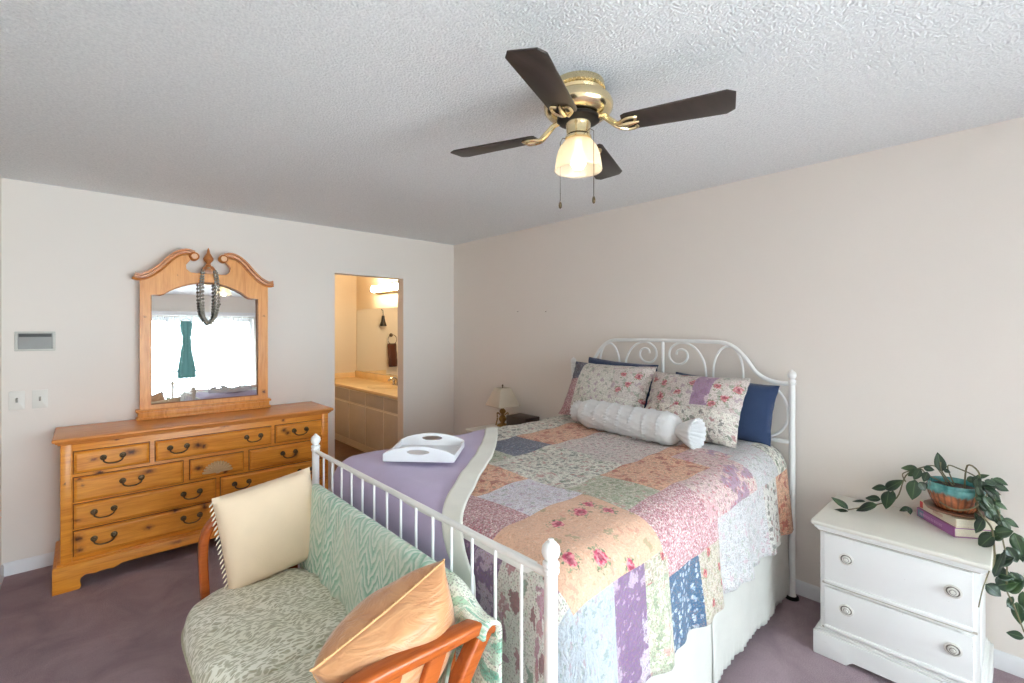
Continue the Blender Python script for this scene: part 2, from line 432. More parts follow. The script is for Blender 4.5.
# vertical blinds
vb = thing('vertical_blinds', (1.11, YB+0.07, 0.03), 'white vertical slat blinds hanging across the sliding door, seen in the mirror', 'blinds')
mblind = NT('white_pvc_slat'); mblind.base(C(235, 236, 234), 0.6, Transmission_Weight=0.0)
MB().bb((WX0-0.08, YB+0.02, 2.05), (WX1+0.08, YB+0.13, 2.12), 0.006).build('head_rail', M['trim'], vb)
sl0 = None; N_SL = 35
for k in range(N_SL):
    x = WX0-0.04+k*(WX1-WX0+0.08)/(N_SL-1)
    if sl0 is None:
        m = MB(); a = R(105); ca, sa = math.cos(a), math.sin(a)
        m.grid(lambda u, v: (x+u*ca-0.006*(1-(u/0.044)**2)*sa, YB+0.075+u*sa+0.006*(1-(u/0.044)**2)*ca, v), [-0.044+0.011*i for i in range(9)], [0.05, 2.05])
        sl0 = m.build('slat', mblind.m, vb, solid=0.0015); x00 = x
    else: copy_part(sl0, vb, (x-x00, 0, 0))
# garment on a hanger in front of the blinds
gd = thing('hanging_dress', (1.35, YB+0.16, 0.92), 'teal sleeveless dress on a hanger before the blinds, seen in the mirror', 'dress')
m = MB()
def dressf(u, v):
    wv = lerp(0.065, 0.135, smooth(1.42, 0.75, v)) if v < 1.42 else lerp(0.065, 0.10, smooth(1.42, 1.66, v)) if v < 1.70 else 0.085
    return (1.35+wv*math.cos(u)*(1+0.08*math.sin(7*u)*(v < 1.42)), YB+0.175+0.028*math.sin(u)*(1+0.2*math.sin(9*u)), v)
m.grid(dressf, [2*math.pi*i/36 for i in range(36)], [0.72+1.02*j/18 for j in range(19)], closed=True)
bmesh.ops.translate(m.bm, vec=(0, 0, .2), verts=m.bm.verts[:]); m.build('dress_body', fabric('teal_cotton', C(96, 148, 146)), gd)
m = MB(); m.tube(catmull([(1.25, YB+0.175, 1.93), (1.35, YB+0.175, 1.99), (1.45, YB+0.175, 1.93)]), 0.005); m.tube(catmull([(1.35, YB+0.175, 1.99), (1.35, YB+0.165, 2.02), (1.37, YB+0.13, 2.06), (1.35, YB+0.10, 2.10)]), 0.003); m.build('hanger', M['chrome'], gd)

# ================================================================== BATHROOM beyond the opening
BX0, BX1, BY1 = 1.45, 3.0, 6.68
m = MB(); m.bb((BX0-T, YA+T*0.5, -0.1), (BX1+T, BY1+T, 0)); struct(m.build('floor_bathroom', M['vinyl']))
m = MB(); m.bb((BX0-T, YA+T, H), (BX1+T, BY1+T, H+0.1)); struct(m.build('ceiling_bathroom', M['bath']))
m = MB(); m.bb((BX0-T, BY1, 0), (BX1+T, BY1+T, H)); struct(m.build('wall_bathroom_far', M['bath']))
m = MB(); m.bb((BX1, YA+T, 0), (BX1+T, BY1, H)); struct(m.build('wall_bathroom_right', M['bath']))
m = MB(); m.bb((BX0-T, YA+T, 0), (BX0, BY1, H)); struct(m.build('wall_bathroom_left', M['bath']))
M['vanity'] = plain('taupe_vanity_paint', C(198, 191, 186), 0.5, vary=0.03)
M['face_frame'] = plain('pale_face_frame', C(240, 234, 224), 0.5, vary=0.02); M['counter'] = plain('cultured_marble', C(236, 208, 158), 0.18, vary=0.06, scale=7)
VY0, VY1, VX = YA+T+0.01, BY1-0.005, 2.46
va = thing('bathroom_vanity', (2.72, 5.5, 0), 'long taupe vanity cabinet with cream marble counter through the doorway', 'vanity')
m = MB(); m.bb((VX+0.02, VY0, 0.11), (BX1-0.005, VY1, 0.765)); m.bb((VX+0.08, VY0, 0), (BX1-0.005, VY1, 0.11)); m.build('cabinet', M['face_frame'], va)
m = MB(); m.bb((VX-0.025, VY0, 0.765), (BX1-0.006, VY1, 0.802), 0.008); m.bb((BX1-0.03, VY0, 0.80), (BX1-0.006, VY1, 0.895), 0.005); m.bb((VX+0.05, VY1-0.02, 0.80), (BX1-0.03, VY1, 0.875), 0.005)
m.build('countertop', M['counter'], va)
m = MB(); m.lathe([(0.215, 0.0), (0.225, 0.006), (0.19, 0.008), (0.15, 0.004), (0.05, 0.002), (0.001, 0.002)], Matrix.Translation((2.70, 5.28, 0.80)) @ Matrix.Diagonal((0.75, 1, 1, 1)), 32)
m.build('basin', M['counter'], va)
yy = VY0+0.02; dw = 0.462; dr0 = None; dd0 = None
for k in range(5):
    y0, y1 = yy+k*dw+0.012, yy+(k+1)*dw-0.012
    if y1 > VY1: break
    if dr0 is None:
        dr0 = MB().bb((VX+0.014, y0, 0.60), (VX+0.022, y1, 0.745), 0.004).build('drawer', M['vanity'], va)
        dd0 = MB().bb((VX+0.014, y0, 0.125), (VX+0.022, y1, 0.575), 0.004).build('door', M['vanity'], va)
    else: copy_part(dr0, va, (0, k*dw, 0)); copy_part(dd0, va, (0, k*dw, 0))
m = MB(); m.bb((BX1-0.008, VY0, 0.90), (BX1-0.001, BY1-0.03, 1.80)); tag(m.build('bathroom_mirror', M['mirror'], origin=(BX1-0.004, 5.5, 0.9)), 'wide frameless wall mirror above the vanity counter in the bathroom', 'mirror')
fa = thing('faucet', (2.90, 5.28, 0.8025), 'small chrome two-handle faucet on the bathroom counter', 'faucet')
m = MB(); m.bb((2.865, 5.19, 0.8025), (2.925, 5.37, 0.815), 0.005); m.tube(catmull([(2.90, 5.28, 0.81), (2.90, 5.28, 0.88), (2.86, 5.28, 0.905), (2.80, 5.28, 0.885), (2.785, 5.28, 0.865)]), 0.011); m.build('spout', M['chrome'], fa)
for y in (5.21, 5.35):
    MB().lathe([(0.016, 0), (0.014, 0.03), (0.022, 0.04), (0.02, 0.06), (0.006, 0.066)], Matrix.Translation((2.895, y, 0.812)), 14).build('handle', M['chrome'], fa)
lb = thing('vanity_light', (BX1, 5.6, 2.05), 'brass bar of lit round bulbs above the bathroom mirror', 'light')
MB().bb((BX1-0.05, 5.04, 2.0), (BX1-0.001, 5.98, 2.11), 0.008).build('backplate', M['brass'], lb)
for k in range(6):
    y = 5.13+k*0.152
    so = MB().lathe([(0.03, 0), (0.03, 0.02), (0.02, 0.028)], Matrix.Translation((BX1-0.05, y, 2.055)) @ Matrix.Rotation(R(-90), 4, 'Y'), 16).build('socket', M['brass'], lb)
    MB().ball((BX1-0.108, y, 2.055), 0.045).build('bulb', M['vbulb'], so)
tr_ = thing('towel_ring', (2.42, BY1, 1.42), 'small brass towel ring on the bathroom far wall', 'towel ring')
MB().lathe([(0.03, 0), (0.028, 0.012), (0.012, 0.018), (0.012, 0.05)], Matrix.Translation((2.42, BY1, 1.42)) @ Matrix.Rotation(R(90), 4, 'X'), 16).build('mount', M['antique_brass'], tr_)
MB().tube([(2.42+0.075*math.sin(a), BY1-0.05, 1.35+0.075*math.cos(a)) for a in [2*math.pi*i/24 for i in range(24)]], 0.005, closed=True).build('ring', M['antique_brass'], tr_)
m = MB()
m.grid(lambda u, v: (2.42+u*(1+0.06*math.sin(v*3)), BY1-0.05+math.cos(v)*0.018-0.004+0.006*math.sin(u*70), 1.285-(0.0 if abs(v) < 0.2 else 1)*0-0.36*(abs(v)/math.pi)**1.2*1.0), [-0.075+0.0125*i for i in range(13)], [-math.pi+2*math.pi*j/24 for j in range(25)])
tag(m.build('hand_towel', fabric('brown_terry', C(92, 52, 36), bump=0.6, bscale=300), origin=(2.42, BY1-0.05, 1.285), solid=0.012), 'dark brown hand towel hanging from the bathroom towel ring', 'towel')
hb_ = thing('bell_ornament', (2.58, BY1-0.03, 1.62), 'small dark bell-shaped ornament hanging on the bathroom wall', 'ornament')
MB().lathe([(0.055, 0), (0.05, 0.015), (0.032, 0.07), (0.022, 0.13), (0.02, 0.16), (0.001, 0.17)], Matrix.Translation((2.58, BY1-0.06, 1.56)), 18).build('bell', M['dark_metal'], hb_)
MB().tube([(2.58, BY1-0.06, 1.72), (2.58, BY1-0.05, 1.80), (2.58, BY1, 1.82)], 0.006).build('cord', M['dark_metal'], hb_)

# ================================================================== DRESSER
DF = 3.725
kn = [(-0.02+.235, DF, .755, .022, 1.6), (0.045, DF, .742, .011, 2), (.56, DF, .738, .022, 1.3), (.595, DF, .725, .018, 1), (1.10, DF, .76, .018, 1.0), (1.125, DF, .735, .016, 1.2), (.30, DF, .618, .014, 2.2), (-.02, DF, .635, .01, 1.4), (-.005, DF, .60, .01, 1), (.07, DF, .655, .011, 2), (.565, DF, .585, .018, 1.5), (1.18, DF, .565, .02, .9), (.72, DF, .528, .012, 1.2), (-.03, DF, .40, .01, 2), (.44, DF, .33, .012, 2), (.30, DF, .265, .015, 1.4), (-.025, DF, .29, .024, 1), (-.02, DF, .225, .017, 1.2), (.60, DF, .315, .02, 1), (.15, DF, .845, .01, 2.5), (.72, DF, .845, .012, 2.2), (1.10, DF, .83, .01, 1.5), (-.08, DF, .62, .008, .7), (.98, DF, .38, .014, 1.4), (1.25, DF, .28, .016, 1.3), (.45, DF, .13, .012, 4)]
DC = Vector((0.67, 3.94, 0))
PINE_D, PINE_L = C(196, 106, 20), C(240, 164, 62)
M['pine'] = pine_mat('knotty_pine', PINE_D, PINE_L, [(x-DC.x, y-DC.y, z-DC.z, r, s) for x, y, z, r, s in kn])
M['pine_top'] = pine_mat('pine_top', C(190, 106, 40), C(224, 150, 78), rough=0.26)
dz = thing('dresser', DC, 'wide orange knotty pine dresser with brass bail handles against the far wall', 'dresser')
m = MB()
m.bb((-0.10, DF, 0.14), (1.435, 4.17, 0.852), 0.004)
for x0, x1 in ((-0.10, -0.05), (1.385, 1.435)): m.bb((x0, DF-0.008, 0.15), (x1, DF+0.02, 0.85), 0.005)
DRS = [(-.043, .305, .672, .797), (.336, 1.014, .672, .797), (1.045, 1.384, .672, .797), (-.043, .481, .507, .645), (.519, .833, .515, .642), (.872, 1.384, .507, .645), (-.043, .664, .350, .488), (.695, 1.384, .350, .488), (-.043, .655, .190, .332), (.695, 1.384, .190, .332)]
for x0, x1, z0, z1 in DRS: m.bb((x0-.004, DF-.0012, z0-.005), (x1+.004, DF+.004, z1+.004), mat=1)  # dark strip behind each drawer: shadow of the gap put into the colour
m.build('case', [M['pine'], plain('painted_gap_shadow', C(96, 46, 14), .7)], dz)
m = MB()
for z0, z1, o_ in ((0.862, 0.884, 0.035), (0.852, 0.864, 0.022), (0.842, 0.853, 0.012)): m.bb((-0.10-o_, DF-o_, z0), (1.435+o_, 4.18, z1), 0.006 if z0 < .86 else 0.009, seg=3)
m.build('top', M['pine_top'], dz)
# bracket base: scalloped front apron and the two side brackets
def bracket(L):
    half = [(0, 0), (0.115, 0), (0.122, 0.02), (0.112, 0.045), (0.118, 0.066), (0.14, 0.08), (0.165, 0.074), (0.185, 0.068), (0.205, 0.078), (0.235, 0.076), (0.262, 0.070), (0.285, 0.078), (0.30, 0.092), (0.34, 0.092)]
    half = [tuple(p) for p in half]
    return half+[(L-x, z) for x, z in reversed(half)]+[(L, 0.145), (0, 0.145)]
m = MB()
m.prism(bracket(1.60), 0.024, mat_axes((-0.1325, DF-0.018, 0), (1, 0, 0), (0, 0, 1), (0, -1, 0)), 0.003)
sidep = [(0, 0), (0.10, 0), (0.11, 0.03), (0.10, 0.06), (0.13, 0.08), (0.16, 0.09), (0.30, 0.09), (0.33, 0.08), (0.36, 0.06), (0.35, 0.03), (0.36, 0), (0.46, 0), (0.46, 0.145), (0, 0.145)]
for x in (-0.1205, 1.4555): m.prism(sidep, 0.024, mat_axes((x, DF-0.008, 0), (0, 1, 0), (0, 0, 1), (1, 0, 0)), 0.003)
for z0, z1, o_ in ((0.14, 0.153, 0.030), (0.150, 0.162, 0.016)): m.bb((-0.10-o_, DF-o_, z0), (1.435+o_, 4.17, z1), 0.005)
m.build('bracket_base', M['pine'], dz)
def bail(xc, zc, w_=0.09, y=DF-0.024):
    m = MB()
    for sg in (-1, 1):
        m.lathe([(0.017, 0), (0.016, 0.004), (0.008, 0.006), (0.007, 0.014), (0.012, 0.018), (0.012, 0.024), (0.006, 0.028), (0.001, 0.029)], Matrix.Translation((xc+sg*w_/2, y, zc)) @ Matrix.Rotation(R(90), 4, 'X'), 14)
    m.tube(catmull([(xc-w_/2, y-0.018, zc), (xc-w_/2+0.002, y-0.02, zc-0.02), (xc-w_/2+0.018, y-0.02, zc-0.032), (xc-0.012, y-0.02, zc-0.036), (xc+0.012, y-0.02, zc-0.036), (xc+w_/2-0.018, y-0.02, zc-0.032), (xc+w_/2-0.002, y-0.02, zc-0.02), (xc+w_/2, y-0.018, zc)], 4), 0.0042, 7)
    return m
drs = [(-.043, .305, .672, .797, [.131]), (.336, 1.014, .672, .797, [.455, .896]), (1.045, 1.384, .672, .797, [1.215]),
       (-.043, .481, .507, .645, [.22]), (.519, .833, .515, .642, []), (.872, 1.384, .507, .645, [1.135]),
       (-.043, .664, .350, .488, [.09, .526]), (.695, 1.384, .350, .488, [.82, 1.255]),
       (-.043, .655, .190, .332, [.09, .526]), (.695, 1.384, .190, .332, [.82, 1.255])]
h0 = None
for x0, x1, z0, z1, hs in drs:
    m = MB(); yb = DF-0.004
    a = [(x0, z0), (x1, z0), (x1, z1), (x0, z1)]; ins = 0.014
    ring = lambda i, y: [m.bm.verts.new((x+(i if k in (0, 3) else -i), y, z+(i if k < 2 else -i))) for k, (x, z) in enumerate(a)]
    r = [ring(0, yb+0.006), ring(0, yb-0.010), ring(0.003, yb-0.013), ring(ins, yb-0.020), ring(ins+.003, yb-0.020)]
    for p, q in zip(r, r[1:]):
        for k in range(4): m.face([p[k], p[(k+1) % 4], q[(k+1) % 4], q[k]], 0, False)
    m.face(r[-1], 0, False); m.face(r[0][::-1], 0, False)
    d = m.build('drawer', M['pine'], dz)
    for hx in hs:
        zc = (z0+z1)/2+0.012
        if h0 is None: h0 = bail(hx, zc).build('handle', M['antique_brass'], d); hx0, hz0 = hx, zc
        else: copy_part(h0, d, (hx-hx0, 0, zc-hz0))
    if not hs:                              # carved shell on the small centre drawer
        m = MB(); n = 13; cx, cz = .673, .545
        for k in range(n):
            an = R(180*(k+0.5)/n); dirv = Vector((math.cos(an), 0, math.sin(an))); Lr = 0.095*abs(math.cos(an))**2*0+0.092-0.014*math.sin(an)
            m.tube([Vector((cx, DF-0.026, cz-0.01))+dirv*t*Lr for t in (0.18, 0.5, 0.85, 0.97, 1.0)], [0.003, 0.0055, 0.0082, 0.007, 0.002], 8)
        m.ball((cx, DF-0.029, cz-0.006), 0.013, squash=(1.3, .7, .8))
        m.build('carved_shell', plain('pale_carved_wood', C(220, 186, 140), 0.5), d)['label'] = 'pale carved fan shell'

# ---- mirror on the dresser
MY = 4.12
mr = thing('dresser_mirror', (0.69, MY, 0.884), 'pine framed mirror with a scrolled broken pediment standing on the dresser', 'mirror')
M['pine_m'] = pine_mat('pine_mirror_frame', C(196, 116, 48), C(232, 164, 88), [(x-.69, 0, z-.884, r, 1) for x, z, r in ((1.065, 1.01, .016), (.31, 1.60, .008), (1.065, 1.62, .008), (.50, 1.905, .006))], vert=True)
m = MB(); m.bb((0.265, MY-0.045, 0.884), (1.112, MY+0.05, 0.902), 0.005); m.bb((0.275, MY-0.036, 0.90), (1.102, MY+0.045, 0.945), 0.004); m.bb((0.262, MY-0.048, 0.935), (1.115, MY+0.05, 0.953), 0.006); m.build('base', M['pine_m'], mr)
GX0, GX1, GZ0, GZS = 0.345, 1.025, 0.985, 1.755
cx = 0.69
arch = [(GX0, GZS), (GX0+0.055, GZS+0.004)]+[(lerp(GX0+0.075, GX1-0.075, i/14), GZS+0.012+0.098*math.sin(math.pi*(i/14))**0.8) for i in range(15)]+[(GX1-0.055, GZS+0.004), (GX1, GZS)]
# pediment outer outline (left half, from the tip to the scallop)
def rel(L): return [(cx-x, z) for x, z in L]
ol = [(.405, 1.865), (.37, 1.872), (.33, 1.895), (.28, 1.945), (.23, 2.005), (.18, 2.045), (.13, 2.058), (.10, 2.05)]
scal = [(.118, 2.018), (.142, 1.985), (.14, 1.955), (.115, 1.932), (.075, 1.928), (.045, 1.935)]
left = [(.405, 0.95)]+ol+scal
outer = [(cx-x, z) for x, z in left]+[(cx+x, z) for x, z in reversed(left)]
m = MB()
inner = [(GX0, GZ0)]+arch+[(GX1, GZ0)]
# frame with a hole: triangulated between the two outlines
def ringed(poly, hole, y0, y1):
    bm2 = m.bm
    for y, fl in ((y0, False), (y1, True)):
        vo = [bm2.verts.new((x, y, z)) for x, z in poly]; vi = [bm2.verts.new((x, y, z)) for x, z in hole]
        eo = [bm2.edges.new((vo[i], vo[(i+1) % len(vo)])) for i in range(len(vo))]; ei = [bm2.edges.new((vi[i], vi[(i+1) % len(vi)])) for i in range(len(vi))]
        bmesh.ops.triangle_fill(bm2, edges=eo+ei, use_beauty=True, use_dissolve=False)
        if not fl: A = (vo, vi)
        else: B = (vo, vi)
    for va_, vb_ in zip(A, B):
        n = len(va_)
        for i in range(n): m.face([va_[i], va_[(i+1) % n], vb_[(i+1) % n], vb_[i]], 0, True)
ringed(outer, inner, MY-0.02, MY+0.03)
m.build('frame', M['pine_m'], mr, angle=30)
# swan-neck mouldings
def swan(sg):
    path = catmull([(cx+sg*x, MY-0.02, z) for x, z in [(.440, 1.885), (.42, 1.878), (.39, 1.88), (.345, 1.905), (.29, 1.958), (.24, 2.018), (.19, 2.062), (.14, 2.08), (.095, 2.07)]], 5)
    m = MB(); prof = [(-0.02, -0.026), (0.004, -0.026), (0.009, -0.012), (0.026, -0.010), (0.028, 0.005), (0.044, 0.010), (0.045, 0.022)]
    n = len(path); rows = []
    for i, p in enumerate(path):
        t = (path[min(i+1, n-1)]-path[max(i-1, 0)]).normalized(); up = Vector((-t.z*(1 if sg < 0 else -1), 0, t.x*(1 if sg < 0 else -1)))
        if up.z < 0: up = -up
        k = lerp(1.0, 0.85, i/n)
        rows.append([m.bm.verts.new(p+Vector((0, -a*k, 0))+up*b*k) for a, b in prof])
    for a, b in zip(rows, rows[1:]):
        for k in range(len(prof)): m.face([a[k], a[(k+1) % 7], b[(k+1) % 7], b[k]])
    m.face(rows[0]); m.face(rows[-1])
    kk = Matrix.Translation((cx+sg*0.093, MY-0.01, 2.05)) @ Matrix.Rotation(R(90), 4, 'X')
    m.lathe([(0.031, -0.02), (0.031, 0.036), (0.027, 0.042), (0.022, 0.036)], kk, 22)
    o = m.build('pediment_scroll', M['pine_s'], mr)
    MB().lathe([(0.022, 0.034), (0.018, 0.041), (0.001, 0.043)], kk, 20).build('rosette', plain('pale_rosette', C(226, 178, 140), .4), o)['label'] = 'pale round rosette in the scroll end'
M['pine_s'] = pine_mat('pine_scroll', C(150, 80, 26), C(206, 132, 58)); swan(-1); swan(1)
MB().tube([(x, MY-.017, z) for x, z in inner], .0045, 6, closed=True, up=(0, 1, 0)).build('sight_edge', M['pine_s'], mr)
m = MB(); m.prism([(-.045, 0), (.045, 0), (.045, .03), (.03, .05), (.022, .06), (-.022, .06), (-.03, .05), (-.045, .03)], 0.05, mat_axes((cx, MY, 1.93), (1, 0, 0), (0, 0, 1), (0, -1, 0)), 0.003)
m.lathe([(0.014, 0), (0.02, 0.008), (0.013, 0.018), (0.016, 0.024), (0.032, 0.045), (0.034, 0.058), (0.024, 0.078), (0.012, 0.10), (0.007, 0.125), (0.001, 0.14)], Matrix.Translation((cx, MY, 1.988)), 20)
m.build('finial', pine_mat('pine_finial', C(140, 78, 36), C(186, 120, 66)), mr)
m = MB(); n = len(inner); tilt = math.tan(R(1.4))
vs_ = [m.bm.verts.new((x+(-.006 if x < cx else .006), MY+0.004+(z-1.3)*tilt, z+(0.006 if z > 1 else -0.006))) for x, z in inner]; m.face(vs_, 0, False)
m.build('glass', M['mirror'], mr)
nk = thing('bead_necklace', (cx, MY-0.05, 1.96), 'long silver beaded necklaces looped over the mirror finial', 'necklace')
M['beads'] = plain('silver_beads', C(150, 145, 134), 0.5, 0.1, vary=0.2, scale=80)
for q, (wd, drop, yo) in enumerate(((0.040, 0.405, 0.036), (0.056, 0.385, 0.044))):
    path = [Vector((cx-wd*math.cos(a)*(1 if a < math.pi else 1), MY-yo, 1.965-drop*abs(math.sin(a/2*1.0))*0)) for a in (0,)]
    pts = catmull([(cx-wd*.8, MY-yo+0.01, 1.955), (cx-wd, MY-yo, 1.86), (cx-wd*.98, MY-yo, 1.70), (cx-wd*.75, MY-yo, 1.955-drop+.045), (cx, MY-yo, 1.955-drop), (cx+wd*.75, MY-yo, 1.955-drop+.045), (cx+wd*.98, MY-yo, 1.70), (cx+wd, MY-yo, 1.86), (cx+wd*.8, MY-yo+0.01, 1.955)], 12)
    m = MB(); acc = 0; last = pts[0]; m.tube(pts, 0.0025, 5)
    for a, b in zip(pts, pts[1:]):
        acc += (b-a).length
        if acc > 0.016: m.ball(b, 0.0100, 8, 5); acc = 0
    m.tube([pts[0], pts[0]+Vector((0.012, 0.03, 0.015)), (cx, MY-0.03, 1.975), pts[-1]+Vector((-.012, .03, .015)), pts[-1]], 0.004, 6)
    m.build('strand', M['beads'], nk)

# ---- wall plates
vp = thing('wall_intercom', (-.225, YA, 1.44), 'grey recessed intercom panel with pale frame on the wall left of the mirror', 'panel')
x0, x1, z0, z1 = -.315, -.134, 1.377, 1.50
m = MB(); m.bb((x0, YA-.014, z0), (x1, YA, z0+.012), .003); m.bb((x0, YA-.014, z1-.012), (x1, YA, z1), .003); m.bb((x0, YA-.014, z0+.012), (x0+.014, YA, z1-.012), .003); m.bb((x1-.014, YA-.014, z0+.012), (x1, YA, z1-.012), .003); m.build('frame', plain('pale_grey_plastic', C(205, 203, 195), .5), vp)
MB().bb((x0+.014, YA-.005, z0+.012), (x1-.014, YA, z1-.012)).build('grille', plain('grey_grille', C(150, 150, 147), .6, .3), vp)
MB().bb((x0+.018, YA-.0085, z1-.034), (x1-.018, YA-.004, z1-.014), .002).build('slot', plain('dark_slot', C(84, 84, 82), .6), vp)
M['plate'] = plain('ivory_plate', C(226, 222, 214), .4, vary=.01)
def switch(xc, lab):
    t = thing('light_switch', (xc, YA, 1.072), lab, 'switch', None)
    m = MB(); m.prism(rrect(.07, .115, .006), .008, mat_axes((xc, YA-.004, 1.072), (1, 0, 0), (0, 0, 1), (0, -1, 0)), .002); m.build('plate', M['plate'], t)
    m = MB(); m.box((xc, YA-.012, 1.074), (.010, .018, .024), .002, rot=Matrix.Rotation(R(20), 3, 'X')); m.build('toggle', plain('grey_toggle', C(150, 146, 138), .4), t)
switch(-.305, 'left ivory toggle light switch below the intercom panel')
switch(-.204, 'ivory toggle light switch nearer the dresser, below the intercom panel')
for i, (u, v, lb_) in enumerate(((518, 311.5, 'small dark nail in the right wall near the room corner'), (546, 311.5, 'small dark nail in the right wall, farther from the corner'))):
    q = on_x(u, v, XB); m = MB(); m.lathe([(.004, 0), (.004, .004), (.0015, .006), (.0015, .014)], Matrix.Translation(q) @ Matrix.Rotation(R(-90), 4, 'Y'), 8); tag(m.build('wall_nail', M['antique_brass'], origin=q), lb_, 'nail')

# ================================================================== BED
def bedp(s_, t_, z): return Vector((2.93-s_, 1.64-0.0332*s_-t_, z))
SF = 2.08; HW = 0.793
bd = thing('bed', (1.89, 1.60, 0), 'white metal bed frame with scrolled headboard and barred footboard', 'bed')
def post(s_, t_, top, r):
    p = bedp(s_, t_, 0)
    k = r/0.017
    prof = [(0.022*k, 0.0), (0.022*k, 0.02), (r, 0.03), (r, top-0.088), (0.021*k, top-0.084), (0.021*k, top-0.076), (0.017*k, top-0.072), (0.021*k, top-0.068), (0.021*k, top-0.060), (0.013*k, top-0.054), (0.020*k, top-0.045), (0.0235*k, top-0.033), (0.0215*k, top-0.02), (0.013*k, top-0.010), (0.007*k, top-0.008), (0.008*k, top-0.003), (0.001, top)]
    return MB().lathe(prof, Matrix.Translation(p), 20).build('bed_post', M['white_metal'], bd)
post(SF, HW, 0.998, 0.017); post(SF, -HW, 0.994, 0.017); post(0, HW, 1.287, 0.0165); post(0, -HW, 1.287, 0.0165)
for s_, t_ in ((0, HW), (0, -HW), (SF, HW), (SF, -HW)):
    MB().lathe([(0.036, 0.001), (0.034, 0.012), (0.024, 0.016)], Matrix.Translation(bedp(s_, t_, 0)), 18).build('caster_cup', M['dark_metal'], bd)['label'] = 'dark round caster cup'
FR = 0.906
MB().tube([bedp(SF, -HW, FR), bedp(SF, HW, FR)], 0.0102, 12).build('footboard_rail', M['white_metal'], bd)
MB().tube([bedp(SF, -HW, 0.36), bedp(SF, HW, 0.36)], 0.0115, 12).build('footboard_rail', M['white_metal'], bd)
b0 = None
for k in range(1, 15):
    t_ = -HW+2*HW*k/15
    if b0 is None: b0 = MB().tube([bedp(SF, t_, 0.36), bedp(SF, t_, FR)], 0.0048, 8).build('baluster', M['white_metal'], bd); t0_ = t_
    else: copy_part(b0, bd, (0, -(t_-t0_), 0))
for sg in (-1, 1):
    m = MB(); m.bb((.01, sg*.735-.012, .30), (SF-.01, sg*.735+.012, .37), .004)
    for v in m.bm.verts: v.co = bedp(v.co.x, v.co.y, v.co.z)
    m.build('side_rail', M['white_metal'], bd)
def hp(lst, n=6, s_=0.0): return catmull([bedp(s_, y, z) for y, z in lst], n)
archl = [(-.79, 1.207), (-.72, 1.208), (-.655, 1.225), (-.60, 1.262), (-.54, 1.345), (-.48, 1.402), (-.42, 1.428), (-.33, 1.435), (0, 1.437)]
MB().tube(hp(archl+[(-y, z) for y, z in reversed(archl[:-1])], 5), 0.0125, 10, up=(1, 0, 0)).build('headboard_arch', M['white_metal'], bd)
MB().tube([bedp(0, -HW, 0.877), bedp(0, HW, 0.877)], 0.0115, 10).build('headboard_rail', M['white_metal'], bd)
MB().tube([bedp(0, 0, 0.877), bedp(0, 0, 1.43)], 0.0105, 10).build('headboard_bar', M['white_metal'], bd)
for sg in (-1, 1):
    sp = [(.30, .885), (.305, 1.10), (.300, 1.24), (.282, 1.32), (.232, 1.39), (.16, 1.424), (.10, 1.416), (.056, 1.378), (.05, 1.325), (.085, 1.285), (.14, 1.285), (.176, 1.32), (.172, 1.362), (.14, 1.38), (.108, 1.37), (.10, 1.345)]
    MB().tube(hp([(sg*y, z) for y, z in sp]), 0.0075, 8, up=(1, 0, 0)).build('scroll', M['white_metal'], bd)
    lp = [(.345, .885), (.347, 1.20), (.358, 1.31), (.392, 1.382), (.44, 1.408), (.49, 1.384), (.522, 1.31), (.53, 1.20), (.53, .885)]
    MB().tube(hp([(sg*y, z) for y, z in lp]), 0.0075, 8, up=(1, 0, 0)).build('scroll', M['white_metal'], bd)
    rp = [(.56, 1.13), (.62, 1.178), (.69, 1.178), (.745, 1.135), (.772, 1.06), (.765, .98), (.725, .92), (.66, .89), (.60, .90), (.57, .95)]
    MB().tube(hp([(sg*y, z) for y, z in rp]), 0.0075, 8, up=(1, 0, 0)).build('scroll', M['white_metal'], bd)

ms = fabric('white_mattress_ticking', C(230, 228, 222))
m = MB(); m.prism(rrect(1.965, 1.46, .10, 6), .47, mat_axes((1.0175, 0, .61), (1, 0, 0), (0, 1, 0), (0, 0, 1)), .03)
for v in m.bm.verts: v.co = bedp(v.co.x, v.co.y, v.co.z)
m.build('mattress', ms, bd)

# dust ruffle
mrf = fabric('cream_ruffle_cotton', C(198, 196, 189), fold=14, bump=.25)
br = thing('bed_skirt', bedp(1.0, 0, 0.02), 'cream pleated bed skirt with ruffled hem below the quilt', 'bed skirt')
def ruffle(sa, sb, side, zb0, zb1, ph):
    m = MB(); n = 90
    def f(u, v):
        if side == 'foot':
            t_ = lerp(-.74, .74, u); s_ = 2.012+.008*math.sin(u*60+ph)*v; zz = lerp(.55, .05, v)
            return bedp(s_, t_, zz)
        s_ = lerp(sa, sb, u); zb = lerp(zb0, zb1, u)
        fold = (.005*math.sin(s_*19+ph)+.003*math.sin(s_*43+ph*2))*v**1.2
        edge = smooth(.82, 1.0, v)*.004*math.sin(s_*150)
        return bedp(s_, side*(.772+.012*v+fold+edge), lerp(.56, zb, v)+(.006*math.sin(s_*11+ph)+.003*math.sin(s_*95))*v)
    m.grid(f, [i/n for i in range(n+1)], [0, .2, .4, .6, .75, .82, .86, .9, .95, 1.0])
    return m.build('skirt_panel', mrf, br, solid=.003)
ruffle(.03, 1.075, 1, .035, .09, .3); ruffle(1.06, 2.0, 1, .07, .06, 1.7); ruffle(.03, 2.0, -1, .04, .05, 2.0); ruffle(0, 1, 'foot', 0, 0, .5)

